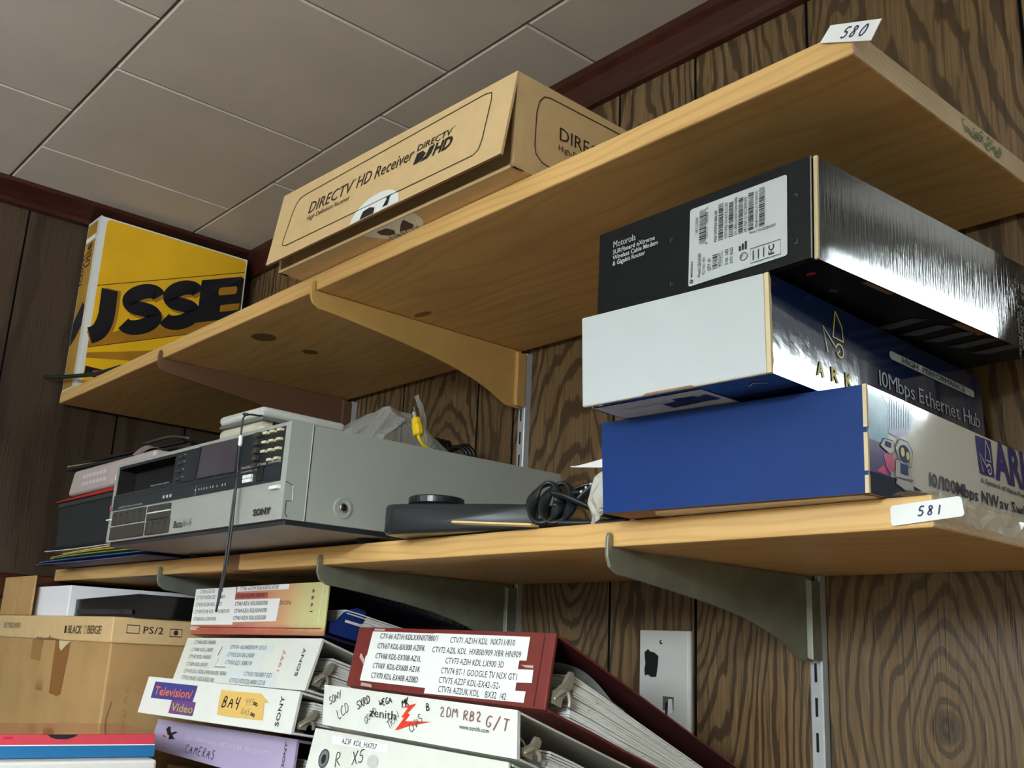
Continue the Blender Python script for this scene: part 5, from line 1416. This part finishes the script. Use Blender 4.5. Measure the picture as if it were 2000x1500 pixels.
# sheets under the case
def sheet(label, z, c, x0, x1, y0, lift, seed):
    rnd = random.Random(seed); mb = MB(); n = 14; vs = []
    for i in range(n + 1):
        f = i / n; x = x0 + (x1 - x0) * f
        dz = lift * (1 - f) ** 2
        zz = max(.0199, z + dz)
        yy = y0 + .006 * math.sin(3 * f + seed)
        vs += [(x, yy, zz), (x, yy, zz + .0012), (x, -.12, max(.0199, z + dz * .3)), (x, -.12, max(.0199, z + dz * .3) + .0012)]
    fs = []
    for i in range(n):
        a = 4 * i; fs += [(a, a + 4, a + 5, a + 1), (a + 1, a + 5, a + 7, a + 3), (a + 2, a + 6, a + 4, a)]
    fs += [(0, 1, 3, 2), (4 * n, 4 * n + 2, 4 * n + 3, 4 * n + 1)]
    mb.add(vs, fs, mat('sheet_%s' % label.split()[0], c, .5)); o = mb.build('booklet'); tag(o, label, 'booklet', 'booklets under the black case')
sheet('white booklet with a curling corner, uppermost under the black case', .0405, (216, 214, 210), -.795, -.40, -.316, .0022, 1)
sheet('cream booklet under the curling white booklet below the black case', .0365, (214, 198, 150), -.700, -.365, -.318, -.0010, 2)
sheet('yellow booklet in the middle of the pile under the black case', .0330, (198, 158, 62), -.735, -.385, -.319, -.0025, 3)
sheet('green booklet below the yellow one under the black case', .0300, (120, 150, 84), -.72, -.37, -.3195, -.0030, 4)
sheet('blue booklet low in the pile under the black case', .0262, (66, 104, 158), -.765, -.362, -.320, -.0034, 5)
sheet('purple booklet lowest in the pile, on the lower shelf board', .0204, (86, 84, 128), -.790, -.360, -.321, .0, 6)

# ------------------------------------------------------------------ lower left: keyboard carton and what lies on it
HK = [(-.858, -.3445, -.2952), (-.3655, -.3445, -.2952), (-.3600, -.3445, -.0605), (-.858, -.3445, -.0605), (-.858, -.085, -.2952), (-.3655, -.085, -.2952), (-.3600, -.085, -.0605), (-.858, -.085, -.0605)]
t = thing('keyboard_carton', 'large worn brown carton marked PS/2 with brown tape, left of the binders', 'carton', (-.6, -.2, -.2952))
mb = MB(); mb.hexa(HK, M_kraftd)
P = face(HK, 'F')
def fk(px, pz): return ((px + .858) / .4980, (pz + .2952) / .2347)
M_fade = mat('faded_stamp', (136, 104, 66), .7)
for k in range(5): stroke(mb, P, [(.47 + .012 * k, .56), (.478 + .012 * k, .62 + .02 * (k % 2)), (.485 + .012 * k, .56)], .001, M_fade)
M_pencil = mat('pencil_brown', (140, 104, 64), .7)
PR = face(HK, 'R')
hand(mb, PR, 'Brad mini', .127, .42, .0075, .0006, M_pencil, rot=90, adv=.85)
stroke(mb, PR, [(.02, .36), (.03, .48), (.045, .56)], .0016, M_fade)
mb.build('carton', t, bevel=.003, seg=3)
mb = MB()
HL = [(-.8585, -.3470, -.0938), (-.3575, -.3470, -.0925), (-.3575, -.3470, -.0600), (-.8585, -.3470, -.0600), (-.8585, -.085, -.0938), (-.3575, -.085, -.0935), (-.3575, -.085, -.0600), (-.8585, -.085, -.0600)]
mb.hexa(HL, M_kraft)
P = face(HL, 'F')
text(mb, P, 'KEYBOARD', .084, .42, .0085, mat('grey_stamp', (130, 118, 98), .7), w=.085)
rect(mb, P, .652, .30, .668, .60, M_brownink); text(mb, P, 'BLACK', .682, .30, .0105, mat('mid_brown_print', (98, 80, 58), .7), w=.053, bold=.02)
stroke(mb, P, [(.805, .31), (.822, .31), (.822, .62), (.805, .62)], .001, M_brownink, closed=True); text(mb, P, 'BEIGE', .832, .32, .0105, mat('mid_brown_print'), w=.049, bold=.02)
poly(mb, P, [(.42, .0), (.425, .10), (.50, .06), (.53, .09), (.535, .22), (.545, .10), (.60, .05), (.63, .0)], M_kraft_in, .0004)
PR = face(HL, 'R')
stroke(mb, PR, [(.072, .41), (.134, .41), (.134, .71), (.072, .71)], .0012, M_brownink, closed=True)
serif(mb, PR, 'PS/2', .155, .42, .0085, .0275, M_brownink, bold=.012)
stroke(mb, PR, [(.292, .355), (.354, .355), (.354, .64), (.292, .64)], .0012, M_brownink, closed=True); poly(mb, PR, ring(.323, .50, .012, .10)[:-1], M_brownink)
mb.build('lid', t, bevel=.0018)
mb = MB()
P = face(HK, 'F')
M_btape = mat('brown_packing_tape', (150, 100, 44), .25, coat=.4)
M_btape2 = mat('faded_packing_tape', (158, 118, 68), .4)
poly(mb, P, [(.582, .86), (.705, .86), (.688, .56), (.660, .545), (.595, .555), (.588, .70)], M_btape, .0005)
mb.build('packing_tape', t); mb = MB()
poly(mb, P, [(.374, .86), (.473, .86), (.467, .73), (.387, .737)], M_btape2, .0005)
mb.build('packing_tape', t); mb = MB()
poly(mb, P, [(.612, .86), (.71, .86), (.675, .835), (.640, .80), (.622, .82)], M_edge, .0007)
mb.build('torn_patch', t)
mb = MB()
for x0, x1 in ((-.855, -.782), (-.776, -.700)):
    mb.rbox((x0, -.3465, -.0596), (x1, -.3435, .0), M_kraftd, r=.0008, seg=1, smooth=False)
mb.build('standing_flap', t)
t = thing('accessory_box', 'plain white box standing on the worn brown carton', 'box', (-.66, -.2, -.0598))
mb = MB(); mb.hexa([(-.752, -.334, -.0598), (-.5735, -.334, -.0598), (-.5735, -.334, -.0160), (-.752, -.334, -.0160), (-.752, -.10, -.0598), (-.5735, -.10, -.0598), (-.5735, -.10, -.0160), (-.752, -.10, -.0160)], mat('bright_white_card', (234, 234, 242), .5)); mb.build('carton', t, bevel=.0015)
t = thing('set_top_box', 'low glossy black box beside the white one on the worn brown carton', 'box', (-.45, -.2, -.0598))
MB_ = mat('smoked_black', (18, 17, 17), .2, spec=.3)
mb = MB(); mb.hexa([(-.566, -.326, -.0598), (-.352, -.322, -.0598), (-.352, -.322, -.0300), (-.566, -.326, -.0355), (-.563, -.178, -.0598), (-.352, -.178, -.0598), (-.352, -.178, -.0300), (-.563, -.178, -.0355)], MB_); mb.build('body', t, bevel=.001)
mb = MB(); mb.box((-.5600, -.3272, -.0560), (-.358, -.3235, -.0500), M_gloss); mb.build('front_strip', t)

# carton under the lilac binder
t = thing('support_carton', 'brown carton in shadow under the lilac binder', 'carton', (-.2, -.15, -.2952))
mb = MB(); mb.hexa([(-.335, -.262, -.2952), (-.02, -.262, -.2952), (-.02, -.262, -.238), (-.335, -.262, -.236), (-.335, -.03, -.2952), (-.02, -.03, -.2952), (-.02, -.03, -.2760), (-.335, -.03, -.2740)], M_kraftd); mb.build('carton', t, bevel=.002)

# flat boxes at the lower left corner of the picture
def flat(name, label, cat, x0, y0, z0, z1, yaw, wx, wy, mtop, mside, marks=None, bev=.001):
    """box whose right-hand edge runs from (x0,y0) at its far corner; wx to the left, wy towards the room"""
    c, s = math.cos(yaw), math.sin(yaw)
    def q(a, b, z): return (x0 - a * c - b * s, y0 - a * s * -1 * -1 + 0 - b * c + a * s * 0, z)
    e = Vector((-c, s * 0 - s, 0)); 
    ex = Vector((-c, -s, 0)); ey = Vector((s, -c, 0))
    o = Vector((x0, y0, 0))
    def p(a, b, z): v = o + ex * a + ey * b; return (v.x, v.y, z)
    h = [p(wx, wy, z0), p(0, wy, z0), p(0, wy, z1), p(wx, wy, z1), p(wx, 0, z0), p(0, 0, z0), p(0, 0, z1), p(wx, 0, z1)]
    t = thing(name, label, cat, p(wx / 2, wy / 2, z0))
    mb = MB(); mb.hexa(h, [mside, mside, mtop, mside, mside, mside])
    if marks: marks(mb, face(h, 'R'), face(h, 'T'))
    mb.build('carton', t, bevel=bev)
    return t
yw = math.radians(-8)
M_redg = mat('red_gloss_card', (196, 48, 62), .14, coat=.7, noise=.2, nscale=12)
M_reds = mat('pink_red_card', (206, 66, 84), .35, noise=.06, nscale=40)
M_blues = mat('blue_card', (34, 108, 160), .3, coat=.2)
M_wcard = mat('white_card_glossy', (230, 230, 226), .3, coat=.2)
def mk_red(mb, P, T):
    stroke(mb, P, [(.0, .04), (1, .04)], .0012, M_white, .0005)
    poly(mb, P, [(.62, 1.0), (.635, .72), (.66, .56), (.69, .58), (.715, .8), (.725, 1.0)], M_ink, .0004)
    for k in range(9): rect(mb, P, .08 + .05 * k, .60, .11 + .05 * k, .82, M_redg, .0004)
    poly(mb, T, [(.30, .05), (.42, .03), (.5, .06), (.40, .10)], M_white, .0005)
flat('software_box', 'glossy red flat box, top of the little pile at the lower left', 'box', -.1935, -.3425, -.1995, -.1880, yw, .150, .30, M_redg, M_reds, mk_red)
flat('software_box', 'blue edged flat box under the glossy red one at the lower left', 'box', -.1925, -.3415, -.2120, -.2000, yw, .155, .30, M_blues, M_blues)
def mk_w(mb, P, T):
    stroke(mb, P, ring(.14, .93, .05, .05, -90, 90, 8), .0008, mat('violet_line', (150, 90, 160), .5), .0005)
    poly(mb, P, [(.17, .99), (.26, .99), (.22, .955)], mat('cover_red', (206, 44, 50)), .0005)
flat('white_carton', 'white flat box at the bottom of the little pile at the lower left', 'box', -.170, -.3475, -.2952, -.2125, yw, .175, .31, M_wcard, M_wcard, mk_w, .003)
